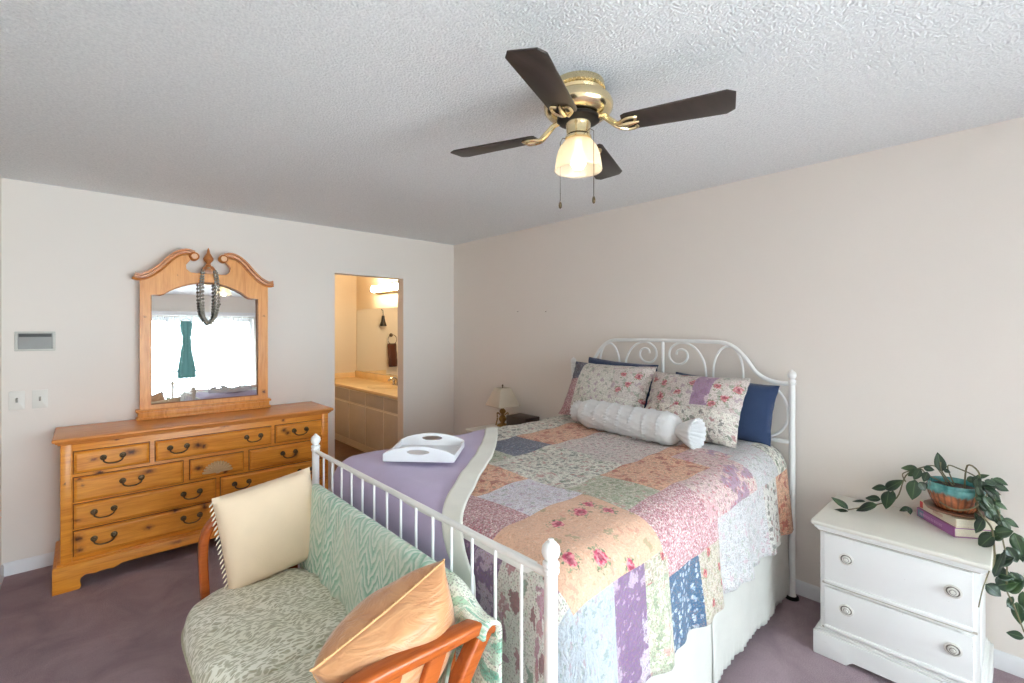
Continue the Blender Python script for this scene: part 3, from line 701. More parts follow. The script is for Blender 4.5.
# ---- quilt
W_, GR = C(226, 222, 214), C(120, 128, 122)
PK, RD, GN, DG = C(214, 140, 150), C(158, 60, 78), C(128, 146, 120), C(74, 88, 82)
def leafy(name, base, cols, s1=14, t1=.33, extra=()): return floral(name, base, [(s1*2.4, .42, [C(170, 176, 160), base, C(190, 180, 176)], 1.2)]+[(s1, t1, cols, 1.6)]+list(extra))
QM = {}
QM['white_green'] = floral('quilt_white_green_print', C(226, 224, 212), [(40, .40, [C(196, 198, 184), C(214, 206, 196)], 1.2), (22, .36, [GR, C(150, 152, 142), C(176, 158, 150)], 1.5), (11, .22, [C(100, 108, 104), C(178, 124, 120), C(110, 126, 106)], 1.4)])
QM['pale_mauve'] = floral('quilt_pale_mauve_print', C(216, 204, 200), [(46, .42, [C(186, 168, 166), C(206, 196, 186), C(170, 164, 156)], 1.3), (17, .26, [C(178, 132, 138), C(142, 142, 134)], 1.4)])
QM['peach'] = floral('quilt_peach_print', C(220, 172, 142), [(50, .36, [C(206, 152, 124), C(226, 184, 158)], 1.2), (26, .28, [C(190, 118, 100), C(164, 134, 110)], 1.5), (9, .26, [C(150, 70, 62), C(176, 96, 84)], 1.5)])
QM['peach_rose'] = floral('quilt_peach_rose_print', C(216, 174, 148), [(24, .22, [C(222, 186, 160), C(204, 158, 130)], 1.2), (10, .20, [C(160, 150, 118), C(216, 174, 148), C(206, 150, 130), C(216, 174, 148)], 1.6)], dense=.3, roses=(8.5, .55, C(184, 64, 92), C(222, 142, 150)))
QM['lav_white'] = floral('quilt_white_lavender_print', C(222, 218, 226), [(44, .40, [C(196, 190, 204), C(212, 206, 208)], 1.3), (16, .26, [C(186, 158, 180), C(164, 172, 164), C(196, 178, 186)], 1.5)])
QM['pink_small'] = floral('quilt_pink_calico', C(192, 156, 160), [(85, .46, [C(184, 104, 118), C(216, 192, 188), C(150, 84, 96), C(212, 174, 176), C(206, 150, 156)], 1.0), (60, .30, [C(238, 220, 216), C(150, 84, 98)], 1.0)], quilt=40)
QM['green'] = floral('quilt_sage_print', C(186, 186, 164), [(44, .42, [C(160, 168, 142), C(216, 208, 196)], 1.3), (18, .30, [C(128, 142, 116), C(190, 146, 138), C(150, 158, 134)], 1.6)])
QM['navy'] = floral('quilt_navy_print', C(88, 94, 116), [(58, .40, [C(126, 130, 146), C(66, 72, 96)], 1.2), (30, .24, [C(160, 158, 164), C(70, 78, 100)], 1.2)])
QM['blue'] = floral('quilt_blue_print', C(70, 98, 126), [(26, .34, [C(204, 212, 220), C(76, 106, 134), C(168, 184, 200)], 1.0), (60, .24, [C(104, 132, 156), C(60, 90, 120)], 1)])
QM['mauve'] = floral('quilt_mauve_print', C(210, 180, 178), [(40, .42, [C(196, 160, 164), C(222, 204, 196)], 1.3), (9, .40, [C(150, 120, 148), C(206, 160, 164), C(214, 196, 186)], 1.8, .35, .8), (20, .24, [C(136, 122, 112), C(180, 100, 112)], 1.4)])
QM['purple'] = floral('quilt_purple_stripe_print', C(128, 102, 134), [(6, .40, [C(198, 188, 196), C(128, 102, 134), C(186, 168, 182)], 1.6, 1.0, 0), (24, .26, [C(176, 150, 170), C(120, 98, 124)], 1.5)])
QM['white_black'] = floral('quilt_white_dark_flower_print', C(212, 208, 201), [(30, .36, [C(206, 202, 192), C(186, 184, 174)], 1.4), (15, .30, [C(86, 84, 84), C(116, 104, 104), C(150, 112, 110), C(100, 110, 100)], 1.4)])
QM['grey_white'] = floral('quilt_grey_white_print', C(204, 203, 204), [(48, .42, [C(190, 190, 192), C(206, 200, 200)], 1.3), (16, .28, [C(168, 170, 172), C(196, 172, 178), C(176, 182, 172)], 1.5)])
QM['multi'] = floral('quilt_mixed_flower_print', C(196, 186, 172), [(40, .44, [C(166, 148, 132), C(188, 180, 158), C(150, 152, 126)], 1.4)], roses=(14, .5, C(180, 70, 84), C(206, 140, 130)))
QM['blue_white'] = floral('quilt_pale_blue_white_print', C(178, 184, 190), [(28, .34, [C(160, 168, 174), C(176, 178, 176)], 1.5), (16, .20, [C(140, 152, 148), C(170, 152, 156)], 1.4)], quilt=26, bump=.7, dense=.3, roses=(9, .35, C(190, 96, 108), C(206, 160, 160)))
QM['leaf_white'] = floral('quilt_burgundy_leaf_print', C(210, 207, 198), [(30, .34, [C(190, 196, 180), C(206, 196, 190)], 1.4), (11, .30, [C(122, 52, 66), C(120, 142, 124), C(166, 108, 118)], 1.5, .5, .7), (6, .26, [C(160, 110, 130), C(206, 196, 188)], 1.6)])
qn = list(QM)
E_ = 0.70
def qmat(s_, t_):
    q = lambda n: qn.index(n)
    over = s_-2.0
    if over > 0.0:                                          # hanging over the foot end
        if t_ > .80: return q('blue_white')
        if t_ > .52: return q('leaf_white')
        if t_ > .30: return q('purple') if over < .24 else q('leaf_white')
        if t_ > .10: return q('pink_small') if over < .15 else q('purple')
        return q('green')
    if t_ > (.825 if s_ > 1.5 else .86):                                             # hanging down the near side
        if s_ > 1.80: return q('blue_white')
        if s_ > 1.625: return q('purple')
        if s_ > 1.475: return q('green') if t_ > .90 else q('multi')
        if s_ > 1.25: return q('pink_small') if t_ < .925 else q('blue')
        if s_ > 1.05: return q('pink_small') if t_ < .925 else q('multi')
        if s_ > .50: return q('grey_white')
        if s_ > .30: return q('white_black')
        return q('peach')
    if t_ < -.45: return q('white_green') if s_ < 1.2 else q('green')
    if t_ < -.15: return q('white_green') if s_ < .45 else q('peach') if s_ < 1.0 else q('navy') if s_ < 1.3 else q('green')
    if t_ < .15: return q('pale_mauve') if s_ < 1.0 else q('white_green') if s_ < 1.5 else q('peach') if s_ < 1.8 else q('pink_small')
    if t_ < .35: return q('pale_mauve') if s_ < 1.05 else q('white_green') if s_ < 1.5 else q('lav_white') if s_ < 1.8 else q('pink_small')
    if t_ < .45: return q('peach') if s_ < 1.25 else q('green') if s_ < 1.5 else q('lav_white') if s_ < 1.8 else q('pink_small')
    if s_ > 1.5: return q('peach_rose')
    if t_ < .65: return q('grey_white') if s_ < .5 else q('mauve') if s_ < .78 else q('peach') if s_ < 1.25 else q('green')
    if s_ > 1.125: return q('pink_small')
    if s_ > .575: return q('mauve')
    return q('grey_white') if s_ > .25 else q('white_green')
S0, T0, RAD = 1.905, 0.675, 0.115
def drape(s_, t_, top, grow=0.0, foot_flare=0.0):
    a = max(0, s_-S0); b = max(0, abs(t_)-T0); d = math.hypot(a, b); r = RAD+grow
    if d == 0: lat = 0; dz_ = 0
    elif d < r*math.pi/2: lat = r*math.sin(d/r); dz_ = r*(1-math.cos(d/r))
    else:
        e = d-r*math.pi/2; side = (b/d)**2 if d else 0
        lat = r+e*(.09*side+foot_flare*(1-side)); dz_ = r+e*.995
    ca, cb = (a/d, b/d) if d else (0, 0)
    sg = 1 if t_ > 0 else -1
    fw = smooth(.15, .5, d)*cb*cb
    lat2 = lat+fw*(.016*math.sin(s_*17+.5)+.010*math.sin(s_*41+1))
    bumpz = .006*math.sin(s_*9+t_*5)*math.sin(t_*8-s_*3)+.003*math.sin(s_*27+t_*13)
    crest = (.012 if t_ > 0 else .002)*math.exp(-((abs(t_)-.55)/.22)**2)
    return bedp(min(s_, S0)+lat*ca, sg*(min(abs(t_), T0)+lat2*cb), top+(bumpz+crest)*max(0, 1-d*3)-dz_)
def arange(a, b, st): return [a+(b-a)*i/round((b-a)/st) for i in range(round((b-a)/st)+1)]
def drop(s_): return 1.245+.012*math.sin(s_*5)
m = MB(); us = arange(0.10, 2.475, 0.025); vq = arange(-1.175, 1.175, 0.025)
m.grid(lambda s_, t_: drape(s_, t_, .858), us, vq, lambda s_, t_: (s_, t_), qmat)
tag(m.build('patchwork_quilt', [QM[k] for k in qn], origin=bedp(1.0, 0, .86), solid=.008, angle=80), 'floral patchwork quilt in peach, pink and white draped over the bed', 'quilt')
# white sheet showing at the head end
m = MB(); m.grid(lambda s_, t_: drape(s_, t_, .846, -.02), arange(.04, .30, .026), arange(-1.0, 1.0, .05), lambda s_, t_: (s_, t_))
tag(m.build('bed_sheet', floral('sheet_floral', C(222, 214, 208), [(40, .36, [C(206, 186, 184), C(196, 194, 184)], 1.4)], bump=.1), origin=bedp(.2, 0, .84), solid=.004), 'pale flower-print sheet at the head of the bed below the pillows', 'sheet')
# lavender blanket with pale border
def tl(s_): return lerp(-.72, .33, (s_-1.0)/1.1) + .03*math.sin((s_-1)*5)
bl = thing('blanket', bedp(1.7, -.3, .87), 'lavender blanket with broad pale border laid diagonally over the bed foot', 'blanket')
M['lavender'] = fabric('lavender_fleece', C(194, 180, 210), bump=.25, bscale=300)
m = MB(); ss = arange(.98, 2.40, .0284)
m.grid(lambda s_, k: drape(s_, lerp(-1.18, tl(min(s_, 2.12)), k), .869, .012), ss, [i/48 for i in range(49)], lambda s_, k: (s_, k))
m.build('lavender_field', M['lavender'], bl, solid=.007, angle=80)
m = MB()
m.grid(lambda s_, k: drape(s_, tl(min(s_, 2.12))+lerp(-.015, .105, k), .877, .016), ss, [i/8 for i in range(9)], lambda s_, k: (s_, k))
m.build('border', fabric('pale_sage_satin', C(240, 240, 230), .5), bl, solid=.006, angle=80)['label'] = 'pale off-white border band'

# ---- pillows on the bed
def lean(Yc, w_, x0, z0, x1, z1, t_, matf, mats, name, lab, group, seed=1, flange=0, hgt=None, roll=0):
    lo, hi = Vector((x0, Yc, z0)), Vector((x1, Yc, z1)); yv = (hi-lo); h_ = yv.length; yv.normalize()
    xv = Vector((0, -1, 0)); 
    if roll: xv = Matrix.Rotation(roll, 3, Vector(xv).cross(yv)) @ xv; yv = Matrix.Rotation(roll, 3, Vector((0, -1, 0)).cross(yv)) @ yv
    zv = xv.cross(yv)
    m = MB(); m.pillow(w_, h_, t_, mat_axes((lo+hi)/2, xv, yv, zv), matf=matf, ripple=.004, seed=seed, flange=flange, pinch=.055)
    return tag(m.build(name, mats, origin=(lo+hi)/2, angle=80), lab, 'pillow', group)
nv = fabric('navy_pillowcase', C(44, 60, 92), bump=.2, fold=12)
lean(1.215, .63, 2.80, .865, 2.875, 1.215, .13, None, nv, 'navy_pillow', 'navy blue pillow behind the right floral sham, against the headboard', 'navy pillows at the headboard', 3, roll=-.06)
lean(1.955, .60, 2.80, .865, 2.885, 1.285, .13, None, nv, 'navy_pillow', 'navy blue pillow peeking above the left floral sham', 'navy pillows at the headboard', 4, roll=-.05)
SH = {}
rose = [(34, .34, [C(200, 192, 182), C(214, 204, 198)], 1.4), (9.5, .34, [C(206, 150, 156), C(150, 160, 146), C(222, 180, 178), C(172, 146, 170)], 1.6), (6.2, .22, [C(196, 92, 96), C(206, 120, 124), C(160, 128, 156)], 1.4), (20, .20, [C(110, 116, 108), C(150, 110, 112)], 1.4)]
SH = [floral('sham_rose_print', C(214, 204, 198), [(34, .34, [C(188, 180, 172), C(202, 192, 186)], 1.4), (12, .27, [C(168, 146, 158), C(150, 158, 142), C(196, 170, 168)], 1.6)], roses=(9.5, .8, C(186, 92, 100), C(214, 160, 162)), soft=.8, quilt=26, bump=.18), floral('sham_pale_print', C(222, 218, 208), [(36, .36, [C(196, 196, 184), C(210, 200, 200)], 1.5), (12, .27, [C(178, 156, 166), C(156, 164, 150)], 1.6)], bump=.18), QM['navy'], QM['pink_small'], fabric('white_piping', C(232, 230, 222)), floral('sham_white_dark', C(228, 222, 212), [(26, .34, [C(196, 192, 180), C(206, 190, 184)], 1.5), (12, .26, [C(110, 106, 106), C(176, 120, 124), C(120, 130, 112)], 1.5)], bump=.18), floral('sham_mauve', C(166, 136, 164), [(10, .36, [C(214, 196, 200), C(150, 118, 148)], 1.6)], bump=.18)]
def smL(u, v):
    if abs(u) > .98 or abs(v) > .97: return 4 if u > -.9 else 2
    if u < -.62: return 2 if v > .28 else 3
    if u > .25 and v > -.25: return 0
    return 1
def smR(u, v):
    if abs(u) > .98 or abs(v) > .97: return 4
    if v > -.12 and .12 < u < .42: return 6
    if v > -.15: return 0
    return 5
lean(1.945, .69, 2.585, .885, 2.79, 1.265, .17, smL, SH, 'floral_pillow', 'floral sham pillow with navy patch corner, farther from the camera', 'floral shams', 5, .05)
lean(1.312, .61, 2.565, .875, 2.775, 1.235, .17, smR, SH, 'floral_pillow', 'floral sham pillow with rose print, nearer the white nightstand', 'floral shams', 6, .05)
# bolster
bo = thing('bolster_pillow', (2.47, 1.64, .875), 'white cylindrical bolster with ruffled ends in front of the shams', 'pillow')
A_, B_ = Vector((2.465, 1.955, .957)), Vector((2.41, 1.265, .955)); dv = (B_-A_); Lb = dv.length; dv.normalize()
bx = mat_axes(A_, dv.cross(Vector((0, 0, 1))), Vector((0, 0, 1)).cross(dv).cross(dv)*-1 if False else dv.cross(dv.cross(Vector((0, 0, 1)))), dv)
mw = fabric('white_crinkled_cotton', C(236, 236, 236), fold=30, bump=.35)
prof = [(.03, -.012), (.06, -.004), (.078, .01), (.088, .035)]
n = 90
for i in range(n): 
    z = .05+(Lb-.1)*i/(n-1); prof.append((.0895, z))
prof += [(.088, Lb-.035), (.078, Lb-.01), (.06, Lb+.004), (.03, Lb+.012)]
MB().lathe(prof, bx, 124, star=lambda k, z: 1+math.exp(-((((z-.02)/.092) % 1-.5)/.085)**2)*(.055+.05*math.sin(k*2*math.pi*31+z*60))+.016*math.sin(k*2*math.pi*5+z*19)+.012*math.sin(k*2*math.pi*13-z*42)).build('bolster_body', mw, bo, angle=80)
for end, sg in ((0, -1), (Lb, 1)):
    pr = [(.03, end+sg*.0), (.034, end+sg*.012), (.05, end+sg*.035), (.072, end+sg*.075), (.082, end+sg*.10)]
    L2 = 1.25 if sg > 0 else .62
    pr = [(r_*(1 if sg > 0 else .85), end+(z-end)*L2) for r_, z in pr]
    m = MB(); m.lathe(pr if sg > 0 else pr, bx @ Matrix.Translation((0, 0, 0)), 56, star=lambda k, z: 1+.09*math.sin(k*2*math.pi*17)*min(1, abs(z-end)/.05), caps=False)
    m.build('ruffle', mw, bo, angle=80, solid=.003)

# ---- serving tray on the blanket
TZ = .889
ta = Vector((1.045, 2.03, TZ)); tu = Vector((.69, -.724, 0)).normalized(); tv = Vector((.724, .69, 0)).normalized(); TW, TD = .335, .285
ty = thing('serving_tray', ta+tu*TW/2+tv*TD/2, 'white wooden breakfast tray with cut-out handles on the lavender blanket', 'tray')
m = MB(); m.prism([(0, 0), (TW, 0), (TW, TD), (0, TD)], .008, mat_axes(ta+Vector((0, 0, .004)), tu, tv, (0, 0, 1)), .002); m.build('tray_bottom', M['trim'], ty)
def endp(off):
    pts = [(0, 0), (TW, 0), (TW, .036)]+[(TW*(1-i/12), .038+.034*math.sin(math.pi*i/12)**.8) for i in range(1, 12)]+[(0, .036)]
    hole = [(TW/2+.055*math.cos(a)*1.0, .046+.012*math.sin(a)*(1.0)) for a in [2*math.pi*i/18 for i in range(18)]]
    m = MB(); bm2 = m.bm; mm = mat_axes(ta+tv*off, tu, (0, 0, 1), tv*-1); L_ = []
    for zz in (-.006, .006):
        vo = [bm2.verts.new(mm @ Vector((x, y, zz))) for x, y in pts]; vi = [bm2.verts.new(mm @ Vector((x, y, zz))) for x, y in hole]
        es = [bm2.edges.new((q[i], q[(i+1) % len(q)])) for q in (vo, vi) for i in range(len(q))]
        bmesh.ops.triangle_fill(bm2, edges=es, use_beauty=True); L_.append((vo, vi))
    for a, b in zip(L_[0], L_[1]):
        for i in range(len(a)): m.face([a[i], a[(i+1) % len(a)], b[(i+1) % len(a)], b[i]])
    m.build('handle_panel', M['trim'], ty)
endp(0.0); endp(TD)
for off in (0, TW): MB().prism([(0, 0), (TD, 0), (TD, .034), (TD*.5, .026), (0, .034)], .010, mat_axes(ta+tu*off, tv, (0, 0, 1), tu), .002).build('side_panel', M['trim'], ty)

# ================================================================== NIGHTSTANDS
def white_distressed():
    m = NT('distressed_white_paint'); o = m.co()
    n = m.noise(m.map(o, (6, 2, 14)), 5, 4, .7)
    c = m.mix(m.step(n, .26, .31), C(236, 236, 234), C(160, 146, 128))
    m.bump(m.noise(m.map(o, (3, 1, 1)), 60, 2), .08, .003)
    return m.base(c, .42)
M['wpaint'] = white_distressed(); M['wtop'] = plain('aged_white_top', C(226, 223, 212), .3, vary=.04, scale=4)
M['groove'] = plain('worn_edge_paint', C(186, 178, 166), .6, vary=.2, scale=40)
NZ = .625
M['knob'] = plain('white_ring_knob', C(220, 217, 210), .35, vary=.1, scale=90); M['knob_groove'] = plain('dark_ring_groove', C(120, 112, 104), .6)
def nightstand(y0, y1, lab):
    yc = (y0+y1)/2; xf, xb = 2.535, 2.985
    t = thing('nightstand', (2.75, yc, 0), lab, 'nightstand', 'white nightstands')
    m = MB(); m.bb((xf, y0+.025, .10), (xb, y1-.025, NZ-.02), .004); m.build('case', M['wpaint'], t)
    m = MB(); m.bb((xf-.035, y0-.005, NZ-.02), (xb, y1+.005, NZ), .006, seg=3); m.build('top', M['wtop'], t)
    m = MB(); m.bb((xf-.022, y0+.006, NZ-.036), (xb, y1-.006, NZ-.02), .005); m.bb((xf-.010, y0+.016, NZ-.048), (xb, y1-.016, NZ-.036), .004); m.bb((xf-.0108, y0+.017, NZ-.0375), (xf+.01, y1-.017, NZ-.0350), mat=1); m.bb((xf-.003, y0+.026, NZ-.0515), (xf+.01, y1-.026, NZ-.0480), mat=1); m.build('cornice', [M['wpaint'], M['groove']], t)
    # plinth with a low cut-out
    m = MB(); L_ = y1-y0
    poly = [(0, 0), (.13, 0), (.15, .028), (L_-.15, .028), (L_-.13, 0), (L_, 0), (L_, .105), (0, .105)]
    m.prism(poly, .02, mat_axes((xf-.008, y1, 0), (0, -1, 0), (0, 0, 1), (-1, 0, 0)), .004)
    for y in (y0+.01, y1-.01): m.prism([(0, 0), (.12, 0), (.14, .028), (.33, .028), (.35, 0), (.465, 0), (.465, .105), (0, .105)], .02, mat_axes((xf-.008, y, 0), (1, 0, 0), (0, 0, 1), (0, 1, 0)), .003)
    m.bb((xf-.014, y0+.01, .105), (xb, y1-.01, .118), .005); m.bb((xf-.01, y0+.018, .116), (xb, y1-.018, .128), .004)
    m.build('plinth', M['wpaint'], t)
    for z0, z1 in ((.345, .572), (.135, .325)):
        m = MB(); m.bb((xf-.016, y0+.045, z0), (xf+.004, y1-.045, z1), .004)
        m.bb((xf-.024, y0+.045, z0), (xf-.008, y1-.045, z0+.018), .006)
        d = m.build('drawer', M['wpaint'], t)
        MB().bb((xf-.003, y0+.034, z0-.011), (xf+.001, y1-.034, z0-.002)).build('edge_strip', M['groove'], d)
        for yk in (y0+.102, y1-.130):
            m = MB(); kk = Matrix.Translation((xf-.016, yk, (z0+z1)/2+.022)) @ Matrix.Rotation(R(-90), 4, 'Y'); m.lathe([(.0215, .0062), (.0205, .0045), (.017, .0045), (.0162, .0062)], kk, 26, 1, caps=False); m.lathe([(.0105, .0118), (.009, .0122), (.0085, .0118)], kk, 26, 1, caps=False); m.lathe([(.026, 0), (.027, .004), (.021, .007), (.020, .003), (.0165, .003), (.0155, .010), (.009, .011), (.007, .016), (.0001, .0165)], Matrix.Translation((xf-.016, yk, (z0+z1)/2+.022)) @ Matrix.Rotation(R(-90), 4, 'Y') @ Matrix.Diagonal((.95, 1.03, 1, 1)), 26)
            m.build('knob', [M['knob'], M['knob_groove']], d)
    return t
nightstand(.060, .640, 'white distressed two-drawer nightstand right of the bed, holding a trailing plant')
nightstand(2.74, 3.32, 'white nightstand beyond the far side of the bed, holding the brass lamp')

# far table: lamp and dark box
lm = thing('table_lamp', (2.83, 3.19, NZ), 'small brass table lamp with square cream shade on the far nightstand', 'lamp')
m = MB(); O = Matrix.Translation((2.83, 3.19, NZ))
m.lathe([(.052, 0), (.055, .006), (.05, .014), (.032, .022), (.018, .03), (.024, .04), (.034, .055), (.036, .07), (.024, .09), (.014, .102), (.019, .112), (.03, .126), (.03, .14), (.018, .155), (.010, .165), (.010, .20), (.014, .205), (.014, .235)], O, 24)
for k in range(4):
    a = R(45+90*k); m.tube(catmull([(2.83+.02*math.cos(a), 3.19+.02*math.sin(a), NZ+.10), (2.83+.048*math.cos(a), 3.19+.048*math.sin(a), NZ+.12), (2.83+.05*math.cos(a), 3.19+.05*math.sin(a), NZ+.06), (2.83+.062*math.cos(a), 3.19+.062*math.sin(a), NZ+.006)]), .006, 7)
m.build('lamp_base', plain('aged_brass', C(160, 128, 74), .3, .9, vary=.2, scale=40), lm)
m = MB(); sm_ = fabric('cream_lampshade', C(208, 194, 174), .7, bump=.1)
rows = []
for z, hw in ((.185, .118), (.19, .118), (.345, .058), (.35, .056)):
    rows.append([m.bm.verts.new(Vector((2.83, 3.19, NZ+z))+Matrix.Rotation(R(-8), 3, 'Z') @ Vector((x, y, 0))) for x, y in [(p*hw/.5, q*hw/.5) for p, q in rrect(1, 1, .06, 3)]])
for a, b in zip(rows, rows[1:]):
    for k in range(len(a)): m.face([a[k], a[(k+1) % len(a)], b[(k+1) % len(a)], b[k]])
m.build('lamp_shade', sm_, lm, solid=.003)
MB().lathe([(.006, 0), (.005, .012), (.009, .02), (.004, .03), (.001, .032)], Matrix.Translation((2.83, 3.19, NZ+.35)), 12).build('lamp_finial', M['antique_brass'], lm)
bxk = thing('clock_radio', (2.87, 2.98, NZ), 'dark brown box beside the brass lamp on the far nightstand', 'box')
m = MB(); m.bb((2.78, 2.84, NZ), (2.96, 3.09, NZ+.118), .008); m.build('box_body', plain('dark_brown_box', C(44, 32, 28), .4), bxk)

# books, pot and plant
bu = Vector((.80, .60, 0)).normalized(); bv = Vector((bu.y, -bu.x, 0))
def book(c0, L_, D_, z0, z1, cover, lab, spine_mats):
    t = thing('book', c0+bu*L_/2+bv*D_/2+Vector((0, 0, z0)), lab, 'book', 'books under the plant pot')
    o = c0
    m = MB(); q = lambda a, b, z: tuple(o+bu*a+bv*b+Vector((0, 0, z)))
    mm = lambda z: mat_axes(o+Vector((0, 0, z)), bu, bv, (0, 0, 1))
    m.prism([(0, 0), (L_, 0), (L_, D_), (0, D_)], .003, mm(z0+.0015)); m.prism([(0, 0), (L_, 0), (L_, D_), (0, D_)], .003, mm(z1-.0015))
    m.prism([(0, 0), (L_, 0), (L_, .003), (0, .003)], z1-z0-.006, mm((z0+z1)/2)); m.build('cover', cover, t)
    MB().prism([(.003, .0035), (L_-.003, .0035), (L_-.003, D_-.003), (.003, D_-.003)], z1-z0-.0065, mm((z0+z1)/2)).build('pages', plain('book_pages', C(216, 206, 186), .8, vary=.08, scale=200), t)
    m = MB()
    for a, b, mi_ in spine_mats[0]: m.prism([(a*L_, -.0012), (b*L_, -.0012), (b*L_, .001), (a*L_, .001)], (z1-z0)*.8, mm((z0+z1)/2), mat=mi_)
    # title strokes on the spine
    x = spine_mats[2]*L_; rnd = random.Random(4)
    while x < spine_mats[3]*L_:
        wl = rnd.uniform(.006, .011); hh = (z1-z0)*.32
        m.prism([(x, -.002), (x+wl*.45, -.002), (x+wl*.45, .0), (x, .0)], hh, mm((z0+z1)/2), mat=len(spine_mats[1])-1); x += wl
    m.build('spine_print', spine_mats[1], t)
bo0 = Vector((2.735, .172, 0))
book(bo0, .235, .155, NZ, NZ+.040, plain('purple_cover', C(150, 86, 140), .4), 'purple-spined paperback at the bottom under the plant pot', ([(.80, .97, 0), (.03, .80, 1)], [plain('spine_blue', C(96, 130, 150), .5), plain('spine_violet', C(152, 92, 150), .5), plain('spine_letters', C(206, 166, 200), .5)], .3, .9))
book(bo0+bu*.0+Vector((.006, -.006, 0)), .228, .15, NZ+.0405, NZ+.078, plain('cream_cover', C(226, 214, 190), .45), 'cream-spined paperback with red end, on top under the plant pot', ([(.90, .99, 0), (.02, .90, 1)], [plain('spine_red', C(196, 60, 62), .5), plain('spine_cream', C(228, 216, 194), .5), plain('spine_words', C(196, 152, 130), .5)], .35, .6))
def pot_mat():
    m = NT('teal_drip_glaze'); o = m.co(); x, y, z = m.sep(o)
    g = m.n('TexGradient', gradient_type='RADIAL'); m.put(g.inputs[0], o)
    drip = m.noise(m.map(o, (30, 30, 1)), 1.5, 2)
    zz = m.math('ADD', z, m.math('MULTIPLY', m.math('SUBTRACT', drip, .5), .07))
    ribs = m.math('SINE', m.math('MULTIPLY', g.outputs[1], 2*math.pi*26))
    br_ = m.ramp(m.noise(o, 40, 3), [(.3, C(120, 66, 42)), (.7, C(188, 112, 72))])
    br_ = m.mix(m.math('MULTIPLY', m.step(ribs, -.9, -.2), .6), br_, C(70, 52, 44))
    te = m.ramp(m.noise(o, 25, 3), [(.3, C(40, 110, 112)), (.7, C(110, 176, 170))])
    m.bump(ribs, .35, .004)
    return m.base(m.mix(m.step(zz, .078, .094), te, br_), .15, Coat_Weight=.5)
PC = Vector((2.862, .178, NZ+.078))
pp = thing('potted_plant', PC, 'trailing hoya plant in a teal and brown glazed pot on two books', 'plant')
MB().lathe([(.075, .012), (.078, .0), (.10, .003), (.106, .014), (.10, .016), (.08, .012)], Matrix.Translation(PC), 32).build('saucer', plain('brown_saucer', C(122, 84, 62), .3), pp)
m = MB(); m.lathe([(.062*.95, .006), (.068, .012), (.080, .035), (.092, .065), (.098, .088), (.099, .102), (.094, .111), (.096, .118), (.096, .126), (.090, .127), (.087, .115), (.087, .10), (.0005, .095)], Matrix.Translation(PC), 52, caps=False); m.build('pot', pot_mat(), pp)
MB().lathe([(.086, .0), (.05, .006), (.0005, .008)], Matrix.Translation(PC+Vector((0, 0, .104))), 24).build('soil', plain('dark_soil', C(58, 44, 36), .95, vary=.3, scale=120), pp)
def leaf_mat():
    m = NT('waxy_green_leaf'); uv = m.co('UV'); o = m.co()
    u, v, _z = m.sep(uv)
    vein = m.step(m.math('ABSOLUTE', m.math('SUBTRACT', v, .5)), .015, .05)
    c = m.ramp(m.noise(o, 9, 2), [(.32, C(24, 42, 28)), (.5, C(38, 62, 38)), (.72, C(70, 96, 56))])
    return m.base(m.mix(m.math('MULTIPLY', vein, .35), c, C(120, 150, 96)), .3, Coat_Weight=.2)
lf = MB(); st = MB(); rl_ = random.Random(11)
def leaf(b, t, wid=None, up=(0, 0, 1), droop=.12):
    b, t = Vector(b), Vector(t); d = t-b; L_ = d.length; d.normalize(); wid = wid or L_*.38
    sd = d.cross(Vector(up)); 
    if sd.length < .05: sd = d.cross(Vector((1, 0, .2)))
    sd.normalize(); nn = sd.cross(d).normalized(); nu, nv_ = 9, 4; cols = []
    for i in range(nu):
        u = i/(nu-1); ww = wid/2*(math.sin(math.pi*u**.75)**.85 if 0 < u < 1 else .02)
        row = []
        for j in range(nv_+1):
            v = j/nv_-.5
            row.append(lf.bm.verts.new(b+d*L_*u+sd*2*v*ww+nn*(abs(v)*ww*.55-droop*L_*u*u+.02*L_*math.sin(6*u))))
        cols.append(row)
    for i in range(nu-1):
        for j in range(nv_): lf.face([cols[i][j], cols[i+1][j], cols[i+1][j+1], cols[i][j+1]], 0, True, [(i/8, j/nv_), ((i+1)/8, j/nv_), ((i+1)/8, (j+1)/nv_), (i/8, (j+1)/nv_)])
def L5(x, y): return 820+x/5.02, 450+y/5.02          # crop pixels of the plant close-up
def top_leaf(b, t, wd, z=NZ+.02, up=(0, 0, 1), dz_=.0):
    b_, t_ = on_z(*L5(*b), z+dz_), on_z(*L5(*t), z); leaf(b_, t_, wd, up)
camv = Vector((0, 0, CAMH))
def pl_leaf(b, t, wd, X, dX=0.0, tilt=.5):
    b_, t_ = on_x(*b, X), on_x(*t, X+dX); toc = (camv-b_).normalized(); leaf(b_, t_, wd, toc*1.0+Vector((0, 0, tilt)), .04)
for b, t, wd, X in (((142, 297), (58, 235), .034, 2.72), ((142, 308), (54, 300), .02, 2.715), ((288, 275), (178, 303), .044, 2.75), ((228, 258), (160, 256), .016, 2.83)): pl_leaf(L5(*b), L5(*t), wd, X, 0, .9)
